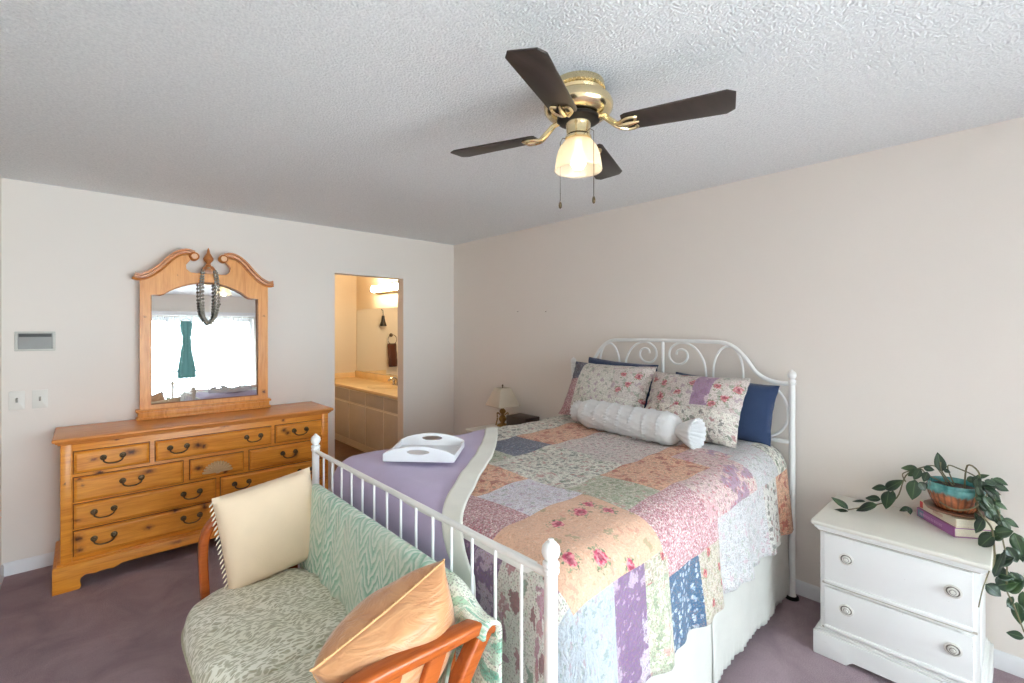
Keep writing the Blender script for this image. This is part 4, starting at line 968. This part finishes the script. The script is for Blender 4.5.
for b, t, wd, X in (((305, 248), (226, 240), .034, 2.86), ((335, 190), (258, 192), .034, 2.86), ((330, 200), (415, 150), .046, 2.87), ((345, 205), (330, 298), .050, 2.84), ((368, 205), (352, 280), .03, 2.85), ((452, 290), (397, 305), .024, 2.82), ((445, 285), (455, 325), .022, 2.82), ((478, 150), (462, 252), .056, 2.80), ((500, 160), (528, 205), .04, 2.80), ((490, 92), (405, 90), .030, 2.84), ((500, 100), (440, 130), .034, 2.83), ((520, 90), (575, 100), .03, 2.82), ((505, 95), (470, 150), .034, 2.81), ((612, 108), (590, 12), .042, 2.84), ((540, 110), (520, 160), .03, 2.80), ((620, 100), (655, 112), .02, 2.84),
                     ((735, 150), (800, 150), .03, 2.78), ((800, 130), (770, 180), .03, 2.76), ((860, 140), (900, 195), .026, 2.78), ((830, 170), (880, 250), .03, 2.76), ((850, 190), (905, 290), .034, 2.77), ((790, 180), (815, 250), .028, 2.75), ((820, 230), (870, 300), .034, 2.74), ((840, 260), (905, 340), .04, 2.75), ((835, 300), (875, 360), .034, 2.74), ((820, 345), (780, 418), .034, 2.72), ((860, 410), (795, 492), .040, 2.71), ((860, 440), (930, 420), .044, 2.72), ((920, 342), (1000, 390), .026, 2.74), ((915, 350), (960, 415), .024, 2.73), ((900, 350), (925, 410), .022, 2.73), ((780, 140), (850, 125), .02, 2.80), ((860, 150), (870, 210), .024, 2.77), ((800, 250), (850, 310), .03, 2.74)):
    pl_leaf(L5(*b), L5(*t), wd, X)
def L8(x, y): return 900+x/2.81, 440+y/2.81
for b, t, wd, X in (((262, 268), (222, 300), .05, 2.70), ((268, 262), (318, 255), .05, 2.71), ((320, 260), (348, 330), .05, 2.74), ((330, 290), (346, 345), .03, 2.75), ((270, 345), (320, 330), .05, 2.70), ((265, 385), (295, 310), .03, 2.69), ((300, 300), (330, 345), .055, 2.72), ((270, 375), (318, 385), .055, 2.70), ((240, 405), (285, 440), .052, 2.68), ((270, 410), (330, 400), .06, 2.70), ((300, 425), (345, 395), .05, 2.71), ((310, 370), (346, 420), .05, 2.72), ((328, 455), (338, 520), .042, 2.72), ((318, 440), (300, 470), .02, 2.71), ((349, 556), (298, 540), .034, 2.72), ((300, 455), (325, 480), .02, 2.71), ((345, 425), (349, 490), .03, 2.73)):
    pl_leaf(L8(*b), L8(*t), wd, X)
for k in range(26):                      # fill the dense clump right of the pot
    bx_, by_ = rl_.uniform(775, 890), rl_.uniform(140, 330); an = rl_.uniform(.2, 1.5); L_ = rl_.uniform(45, 85)
    pl_leaf(L5(bx_, by_), L5(bx_+L_*math.cos(an), by_+L_*math.sin(an)), rl_.uniform(.018, .03), 2.735+rl_.uniform(0, .05), 0, rl_.uniform(0, 1))
lf.build('foliage', leaf_mat(), pp, angle=80, solid=.0012)
def vine(pts, r=.0028): st.tube(catmull([Vector(p) for p in pts], 5), r, 6)
rim = PC+Vector((0, 0, .125))
vine([PC+Vector((0, 0, .10)), rim+Vector((.0, .09, .015)), on_x(*L5(500, 95), 2.83), on_x(*L5(430, 130), 2.85), on_x(*L5(385, 240), 2.86), on_z(*L5(300, 270), NZ+.02), on_z(*L5(230, 285), NZ+.015), on_z(*L5(140, 300), NZ+.012)])
vine([PC+Vector((.01, .02, .10)), on_x(*L5(600, 105), 2.84), on_x(*L5(560, 78), 2.84), on_x(*L5(470, 100), 2.84), on_x(*L5(415, 120), 2.85), on_x(*L5(430, 160), 2.84)])
vine([PC+Vector((0, 0, .10)), on_x(*L5(612, 108), 2.84), on_x(*L5(605, 60), 2.84)], .003)
vine([PC+Vector((.02, 0, .10)), on_x(*L5(640, 82), 2.86), on_x(*L5(700, 95), 2.85), on_x(*L5(790, 140), 2.80), on_x(*L5(860, 220), 2.77), on_x(*L5(900, 320), 2.75), on_x(*L8(285, 260), 2.72), on_x(*L8(300, 340), 2.71), on_x(*L8(300, 420), 2.70), on_x(*L8(318, 460), 2.71), on_x(*L8(349, 540), 2.72)])
vine([PC+Vector((0, -.03, .10)), on_x(*L5(740, 78), 2.84), on_x(*L5(800, 120), 2.80), on_x(*L5(785, 220), 2.76), on_x(*L5(800, 310), 2.74), on_x(*L5(855, 380), 2.73), on_x(*L8(262, 270), 2.70), on_x(*L8(266, 330), 2.69), on_x(*L8(258, 360), 2.66)], .0035)
vine([on_x(*L8(266, 330), 2.69), on_x(*L8(250, 370), 2.60), on_x(*L8(232, 420), 2.505), on_x(*L8(221, 470), 2.49)], .002)
vine([on_x(*L5(600, 260), 2.74), on_x(*L5(680, 300), 2.73), on_x(*L5(770, 290), 2.73), on_x(*L5(830, 240), 2.75), on_x(*L5(850, 160), 2.78)], .003)
st.build('stems', plain('brown_green_stem', C(112, 104, 74), .6), pp)

# ================================================================== LOVESEAT
sf = thing('loveseat', (.55, 1.57, 0), 'low wooden loveseat with sage leaf-print seat cushions at the foot of the bed', 'loveseat')
def oakm(): return pine_mat('orange_stained_wood', C(132, 58, 18), C(174, 88, 32), rough=.22)
M['oak'] = oakm()
barp = rrect(.05, .032, .010, 3); slp = rrect(.048, .022, .007, 3)
NA, FA = .965, 2.215
for Y, in_ in ((NA, 1), (FA, -1)):
    top = catmull([(.81, Y, .715), (.76, Y, .73), (.66, Y, .735), (.52, Y, .742), (.435, Y, .742), (.385, Y, .725), (.36, Y, .68), (.352, Y, .60), (.358, Y, .45), (.37, Y, .25), (.36, Y, .02)], 5)
    MB().sweep(top, barp, up=(0, 1, 0) if False else (0.001, 0, 1) if False else (0, 1, 0)).build('armrest', M['oak'], sf) if False else None
    m = MB(); n = len(top); rows = []
    for i, p in enumerate(top):
        tg = (top[min(i+1, n-1)]-top[max(i-1, 0)]).normalized(); nr = Vector((tg.z, 0, -tg.x))
        rows.append([m.bm.verts.new(p+Vector((0, a, 0))+nr*b) for a, b in barp])
    for a, b in zip(rows, rows[1:]):
        for k in range(len(barp)): m.face([a[k], a[(k+1) % len(barp)], b[(k+1) % len(barp)], b[k]])
    m.face(rows[0]); m.face(rows[-1]); m.build('armrest', M['oak'], sf)
    for pts, nm in (([(.785, Y, .715), (.745, Y, .665), (.705, Y, .60), (.69, Y, .50), (.70, Y, .30), (.75, Y, .02)], 'back_leg'), ([(.645, Y, .725), (.612, Y, .65), (.59, Y, .56), (.585, Y, .40), (.585, Y, .27)], 'arm_slat'), ([(.52, Y, .728), (.495, Y, .65), (.478, Y, .56), (.475, Y, .40), (.475, Y, .27)], 'arm_slat')):
        cp = catmull(pts, 5); m = MB(); n = len(cp); rows = []; pf = slp if nm == 'arm_slat' else rrect(.045, .045, .01, 3)
        for i, p in enumerate(cp):
            tg = (cp[min(i+1, n-1)]-cp[max(i-1, 0)]).normalized(); nr = Vector((tg.z, 0, -tg.x))
            if nm == 'arm_slat': rows.append([m.bm.verts.new(p+Vector((0, b, 0))+nr*a) for a, b in pf])
            else: rows.append([m.bm.verts.new(p+Vector((0, a, 0))+nr*b) for a, b in pf])
        for a, b in zip(rows, rows[1:]):
            for k in range(len(pf)): m.face([a[k], a[(k+1) % len(pf)], b[(k+1) % len(pf)], b[k]])
        m.face(rows[0]); m.face(rows[-1]); m.build(nm, M['oak'], sf)
    MB().bb((.37, Y-.018, .25), (.72, Y+.018, .30), .006).build('side_rail', M['oak'], sf)
for x0, x1 in ((.335, .375), (.70, .73)): MB().bb((x0, NA+.02, .24), (x1, FA-.02, .30), .006).build('seat_rail', M['oak'], sf)
for k in range(6):
    y = NA+.14+k*.19; MB().bb((.765, y-.02, .30), (.785, y+.02, .77), .005).build('back_slat', M['oak'], sf)
MB().bb((.76, NA+.17, .75), (.788, FA-.05, .785), .008).build('back_rail', M['oak'], sf)
def sage_mat():
    m = NT('sage_leaf_print'); uv = m.co('UV')
    n = m.noise(uv, 6, 2)
    c = m.ramp(n, [(.3, C(232, 230, 212)), (.7, C(240, 238, 226))])
    nz = m.noise(uv, 14, 2, .5, 0, 1)
    h = None
    for rot, sc_, col, of in ((.6, 66, C(164, 160, 132), 0), (-.5, 62, C(174, 170, 142), 3.3), (.15, 74, C(184, 180, 156), 7.1)):
        q = m.vmath('ADD', uv, m.vmath('MULTIPLY', m.vmath('SUBTRACT', nz, (.5, .5, .5)), (.05, .05, 0)))
        q = m.map(q, (.42, 1.35, 1), (0, 0, rot), (of, of, 0))
        d = m.voro(q, sc_, '2D')[0]; k = m.step(d, .20, .29)
        c = m.mix(m.math('MULTIPLY', k, .75), c, col); h = k if h is None else m.math('ADD', h, k)
    m.bump(m.math('ADD', m.math('MULTIPLY', h, -.6), m.noise(uv, 400, 1)), .3, .004)
    return m.base(c, .85, spec=.15, Sheen_Weight=.2)
M['sage'] = sage_mat()
def seat(yc, hy, xc, hx, lab=None, seed=0, zt=.505):
    m = MB(); nu = 64; ex = 2/3.4
    ring = [(.02, -1), (.5, -1), (.85, -.95), (.95, -.8), (.99, -.4), (1, 0), (.992, .35), (.97, .62), (.93, .82), (.87, .93), (.78, 1.0), (.66, 1.05), (.5, 1.10), (.35, 1.13), (.2, 1.15), (.08, 1.155), (.015, 1.156)]
    def f(a, v):                       # superellipse plan, rounded section
        rr, zz = ring[int(v)]; cxx, syy = math.cos(a), math.sin(a)
        e2 = lerp(1.0, ex, min(1, rr*1.5))
        px = math.copysign(abs(cxx)**e2, cxx)*rr; py = math.copysign(abs(syy)**e2, syy)*rr
        return (xc+px*hx, yc+py*hy, .405+zz*.083+(.004*math.sin(9*px+5*py+seed)+.003*math.sin(17*py-6*px) if zz > .7 else 0))
    us = [2*math.pi*i/nu for i in range(nu)]
    m.grid(f, us, list(range(len(ring))), None, None, True); m.face([v for v in m.bm.verts if abs(v.co.z-(.405+1.156*.083)) < .009 and (v.co.x-xc)**2+(v.co.y-yc)**2 < (.016*hy*1.5)**2][:0] or [], 0) if False else None
    uvl = m.uv
    for fc in m.bm.faces:
        for l in fc.loops: l[uvl].uv = (l.vert.co.x+l.vert.co.z*.5+seed, l.vert.co.y+l.vert.co.z*.4)
    bmesh.ops.remove_doubles(m.bm, verts=m.bm.verts[:], dist=.0005)
    o = m.build('seat_cushion', M['sage'], sf, angle=80)
    pi = MB(); pi.tube([(xc+math.copysign(abs(math.cos(a))**(2/3.6), math.cos(a))*hx*1.0, yc+math.copysign(abs(math.sin(a))**(2/3.6), math.sin(a))*hy*1.0, .405) for a in [2*math.pi*i/72 for i in range(72)]], .005, 6, closed=True)
    pi.build('piping', plain('sage_piping', C(196, 194, 172), .8), o)
    return o
seat(1.865, .325, .505, .25, seed=0); seat(1.275, .28, .505, .25, seed=2.3)

# throw over the sofa back
def chevron_mat():
    m = NT('green_chevron_knit'); uv = m.co('UV'); x, y, _z = m.sep(uv)
    nz = m.noise(uv, 7, 2); fx = m.math('MULTIPLY', m.math('ADD', x, m.math('MULTIPLY', nz, .03)), 10.5)
    tri = m.math('ABSOLUTE', m.math('SUBTRACT', m.math('FRACT', fx), .5))
    ph = m.math('ADD', m.math('MULTIPLY', y, 21), m.math('MULTIPLY', tri, 3.6)); ph = m.math('ADD', ph, m.math('MULTIPLY', m.noise(uv, 30, 3), 1.3))
    f = m.math('FRACT', ph)
    c = m.ramp(f, [(0, C(232, 240, 228)), (.3, C(200, 224, 208)), (.55, C(160, 204, 182)), (.72, C(146, 192, 170)), (.9, C(222, 234, 220)), (1, C(232, 240, 228))])
    big = m.noise(uv, 4.5, 3)
    c = m.mix(m.step(big, .36, .52), C(224, 230, 208), c) if False else m.mix(m.math('MULTIPLY', m.step(big, .38, .6), .55), c, C(220, 228, 210))
    m.bump(m.math('ADD', f, m.math('MULTIPLY', m.noise(uv, 160, 2), .6)), .5, .012)
    return m.base(c, .95, spec=.08, Sheen_Weight=.2)
leafg = floral('green_leaf_print', C(230, 234, 216), [(9, .42, [C(176, 208, 184), C(230, 234, 216), C(206, 222, 196)], 2.0, .45, .6), (11, .34, [C(112, 178, 150), C(230, 234, 216), C(150, 196, 160)], 1.8, .4, -.5), (24, .26, [C(96, 160, 136), C(236, 238, 224)], 1.5, .4, .8)], quilt=12, bump=.2)
m = MB()
def throw(y, w_):
    # w_: arc length across the back, negative to the front, positive behind
    zt = .805-.06*smooth(1.10, .94, y); xt = .775; r = .028
    Lf = .36*smooth(1.0, 1.06, y)+.05
    w2 = w_*(Lf if w_ < 0 else 1)
    q = r*math.pi/2
    wob = .006*math.sin(y*23)+.005*math.sin(y*51+2)
    if w2 < -q: e = -w2-q; x = xt-r-e*.10-.008*math.sin(e*9)+wob*min(1, e*6); z = zt-r-e*.985
    elif w2 < q: x = xt+r*math.sin(w2/r); z = zt-r+r*math.cos(w2/r)
    else: e = w2-q; x = xt+r+.004*math.sin(y*31)*min(1, e*5); z = zt-r-e
    return (x+.012*smooth(1.0, .93, y), y, max(z, .47+.0) if w2 < -q and z < .47 else z)
ys = arange(.925, 2.165, .02); ws = [-1+.05*i for i in range(20)]+[-.045, -.03, -.015, 0, .015, .03, .045]+[.06+.03*i for i in range(16)]
m.grid(throw, ys, ws, lambda y, w_: (y, w_*.4 if w_ < 0 else w_), lambda y, w_: 1 if y < 1.13+.03*math.sin(w_*9) else 0)
tag(m.build('throw_blanket', [chevron_mat(), leafg], origin=(.775, 1.57, .805), solid=.010, angle=80), 'green and white chevron knit throw draped over the loveseat back', 'throw')

# cushions on the loveseat
mc = fabric('cream_cotton_cushion', C(238, 214, 184), bump=.25, fold=6)
far = Vector((.588, 2.135, .676)); fx = Vector((.99, .03, .12)).normalized(); fy = Vector((-.12, .20, .95)); fy = (fy-fx*fy.dot(fx)).normalized(); fz = fx.cross(fy)
pf_ = thing('cream_cushion', far+Vector((0, 0, -.18)), 'square cream cushion with tasselled edge against the far loveseat arm', 'cushion', 'loveseat cushions')
MB().pillow(.385, .385, .13, mat_axes(far, fx, fy, fz), ripple=.003, seed=9, pinch=.02).build('cushion_body', mc, pf_, angle=80)
def tassels(c, ax, ay, hw, hh, root, matl, side):
    m = MB(); n = 20
    for k in range(n):
        v = -1+2*(k+.5)/n; p = c+ax*(side*hw*.985)+ay*(v*hh*.97); d = (ax*side*.7+Vector((0, -.2, -.8))).normalized()
        m.tube([p, p+d*.012, p+d*.022], [.002, .0035, .001], 6)
    m.build('tassel_fringe', matl, root)
tassels(far, fx, fy, .1925, .1925, pf_, fabric('ivory_fringe', C(232, 220, 198)), -1)
mp = NT('peach_satin'); o_ = mp.co(); fo = mp.noise(mp.map(o_, (1, 1, 3)), 9, 3, .55, 1.5); mp.bump(fo, .35, .03)
mp.base(mp.ramp(fo, [(.3, C(174, 118, 76)), (.7, C(198, 146, 100))]), .38, spec=.4, Sheen_Weight=.4)
nx = Vector((.93, .0, .33)).normalized(); ny = Vector((-.33, -.30, .86)); ny = (ny-nx*ny.dot(nx)).normalized(); nz_ = nx.cross(ny)
near = Vector((.715, 1.045, .89))-nx*.185-ny*.155
pn = thing('peach_cushion', near+Vector((0, 0, -.19)), 'puffy peach satin cushion tilted against the near loveseat arm', 'cushion', 'loveseat cushions')
MB().pillow(.37, .31, .25, mat_axes(near, nx, ny, nz_), ripple=.006, seed=12, pinch=.05, corner=2.4).build('cushion_body', mp.m, pn, angle=80)
m = MB()
edge = [near+nx*(u*.185*(1-.05*(1-v*v)))+ny*(v*.155*(1-.05*(1-u*u))) for u, v in [(lerp(-1, 1, i/12), 1) for i in range(13)]+[(1, lerp(1, -1, i/12)) for i in range(1, 13)]+[(lerp(1, -1, i/12), -1) for i in range(1, 13)]+[(-1, lerp(-1, 1, i/12)) for i in range(1, 12)]]
m.tube(edge, .003, 6, closed=True)
for p in edge[::1][:13]+edge[36:]: m.ball(p-nz_*.0+ny*.003, .004, 6, 5, squash=(1, 1, .7))
m.build('trim_cord', fabric('tan_trim_cord', C(206, 160, 112)), pn)

# ================================================================== CEILING FAN
FC = Vector((1.373, 1.117, 0)); ZB = 2.265; RT = .533; TH = -1.1747
cf = thing('ceiling_fan', (FC.x, FC.y, H), 'brass hugger ceiling fan with four dark blades and one lit glass shade', 'ceiling fan')
O = Matrix.Translation((FC.x, FC.y, 0))
m = MB(); m.lathe([(.096, 2.44), (.098, 2.432), (.098, 2.418), (.092, 2.412), (.095, 2.405), (.092, 2.395), (.098, 2.388), (.122, 2.376), (.130, 2.358), (.128, 2.340), (.115, 2.325), (.097, 2.319), (.07, 2.316)], O, 40, caps=False)
m.build('motor_housing', M['brass'], cf)
m = MB()
for k in range(40): a = 2*math.pi*k/40; m.ball((FC.x+.098*math.cos(a), FC.y+.098*math.sin(a), 2.414), .0045, 6, 4)
m.build('beaded_ring', M['brass'], cf)
MB().lathe([(.070, 2.319), (.080, 2.312), (.080, 2.301), (.065, 2.294), (.045, 2.292)], O, 32, caps=False).build('flywheel', M['dark_metal'], cf)['label'] = 'black ring under the brass motor'
MB().lathe([(.047, 2.304), (.047, 2.285), (.046, 2.283), (.044, 2.25), (.046, 2.244), (.05, 2.240), (.05, 2.232), (.04, 2.225)], O, 32).build('switch_cup', M['brass'], cf)
mbl = NT('dark_walnut_blade'); ob = mbl.co(); mbl.bump(mbl.noise(mbl.map(ob, (2, 40, 40)), 3, 2), .05, .002)
mbl.base(mbl.ramp(mbl.noise(mbl.map(ob, (1, 8, 8)), 4, 3), [(.3, C(40, 33, 30)), (.7, C(58, 48, 43))]), .42)
PITCH = R(-9)
for k in range(4):
    a = TH-k*math.pi/2; er = Vector((math.cos(a), math.sin(a), -.026*(math.cos(a)*_s+math.sin(a)*_c))); et = Vector((-math.sin(a), math.cos(a), 0))
    e2 = et*math.cos(PITCH)+Vector((0, 0, 1))*math.sin(PITCH); en = er.cross(e2)
    c0 = Vector((FC.x, FC.y, ZB))
    poly = [(.165, -.042), (.18, -.050), (.51, -.065), (.537, -.046), (.537, .046), (.51, .065), (.18, .050), (.165, .042)]
    bl_ = MB().prism(poly, .006, mat_axes(c0, er, e2, en), .0015).build('blade', mbl.m, cf)
    m = MB()
    for sg in (-1, 1):
        m.tube(catmull([c0+er*.085+Vector((0, 0, .044)), c0+er*.12+e2*sg*.004+Vector((0, 0, .012)), c0+er*.15+e2*sg*.012-en*.009, c0+er*.185+e2*sg*.034-en*.009, c0+er*.215+e2*sg*.03-en*.008, c0+er*.212+e2*sg*.012-en*.008]), .0065, 7)
    m.tube([c0+er*.15-en*.009, c0+er*.19-en*.009, c0+er*.225-en*.008], [.006, .012, .004], 8)
    m.tube([c0+er*.07+Vector((0, 0, .047)), c0+er*.105+Vector((0, 0, .034)), c0+er*.155-en*.008], [.012, .009, .008], 8)
    m.build('blade_arm', M['brass'], bl_)
sh = MB()
shp = [(.034, 2.232), (.052, 2.222), (.068, 2.202), (.078, 2.175), (.083, 2.148), (.086, 2.125), (.088, 2.114)]
sh.lathe(shp, O, 64, star=lambda k, z: 1+.010*math.sin(k*2*math.pi*24), caps=False)
sh.build('lamp_shade', M['shade'], cf, solid=.003, angle=80)['label'] = 'frosted ribbed glass shade'
MB().lathe([(.001, 2.118), (.02, 2.122), (.03, 2.14), (.03, 2.155), (.022, 2.178), (.014, 2.2), (.014, 2.225)], O, 20).build('bulb', M['bulb'], cf)['label'] = 'lit warm bulb'
camr = Vector((_c, -_s, 0))
for off, z0, z1, fwd in ((-.068, 2.235, 1.998, .0), (.042, 2.24, 1.992, -.095)):
    p = Vector((FC.x, FC.y, 0))+camr*off+Vector((_s, _c, 0))*fwd
    b_ = Vector((FC.x, FC.y, 0))+(p-Vector((FC.x, FC.y, 0))).normalized()*.045
    m = MB(); m.tube([b_+Vector((0, 0, z0)), b_.lerp(p, .6)+Vector((0, 0, z0+.002)), p+Vector((0, 0, z0-.015)), p+Vector((0, 0, z1))], .0014, 5)
    m.lathe([(.001, .0), (.005, -.006), (.0065, -.016), (.005, -.024), (.001, -.028)], Matrix.Translation(p+Vector((0, 0, z1))), 10)
    m.build('pull_chain', M['antique_brass'], cf)
pt = bpy.data.lights.new('fan_bulb_light', 'POINT'); pt.energy = 2.2; pt.color = (1, .80, .56); pt.shadow_soft_size = .03
pto = bpy.data.objects.new('fan_bulb_light', pt); COL.objects.link(pto); pto.location = (FC.x, FC.y, 2.135)
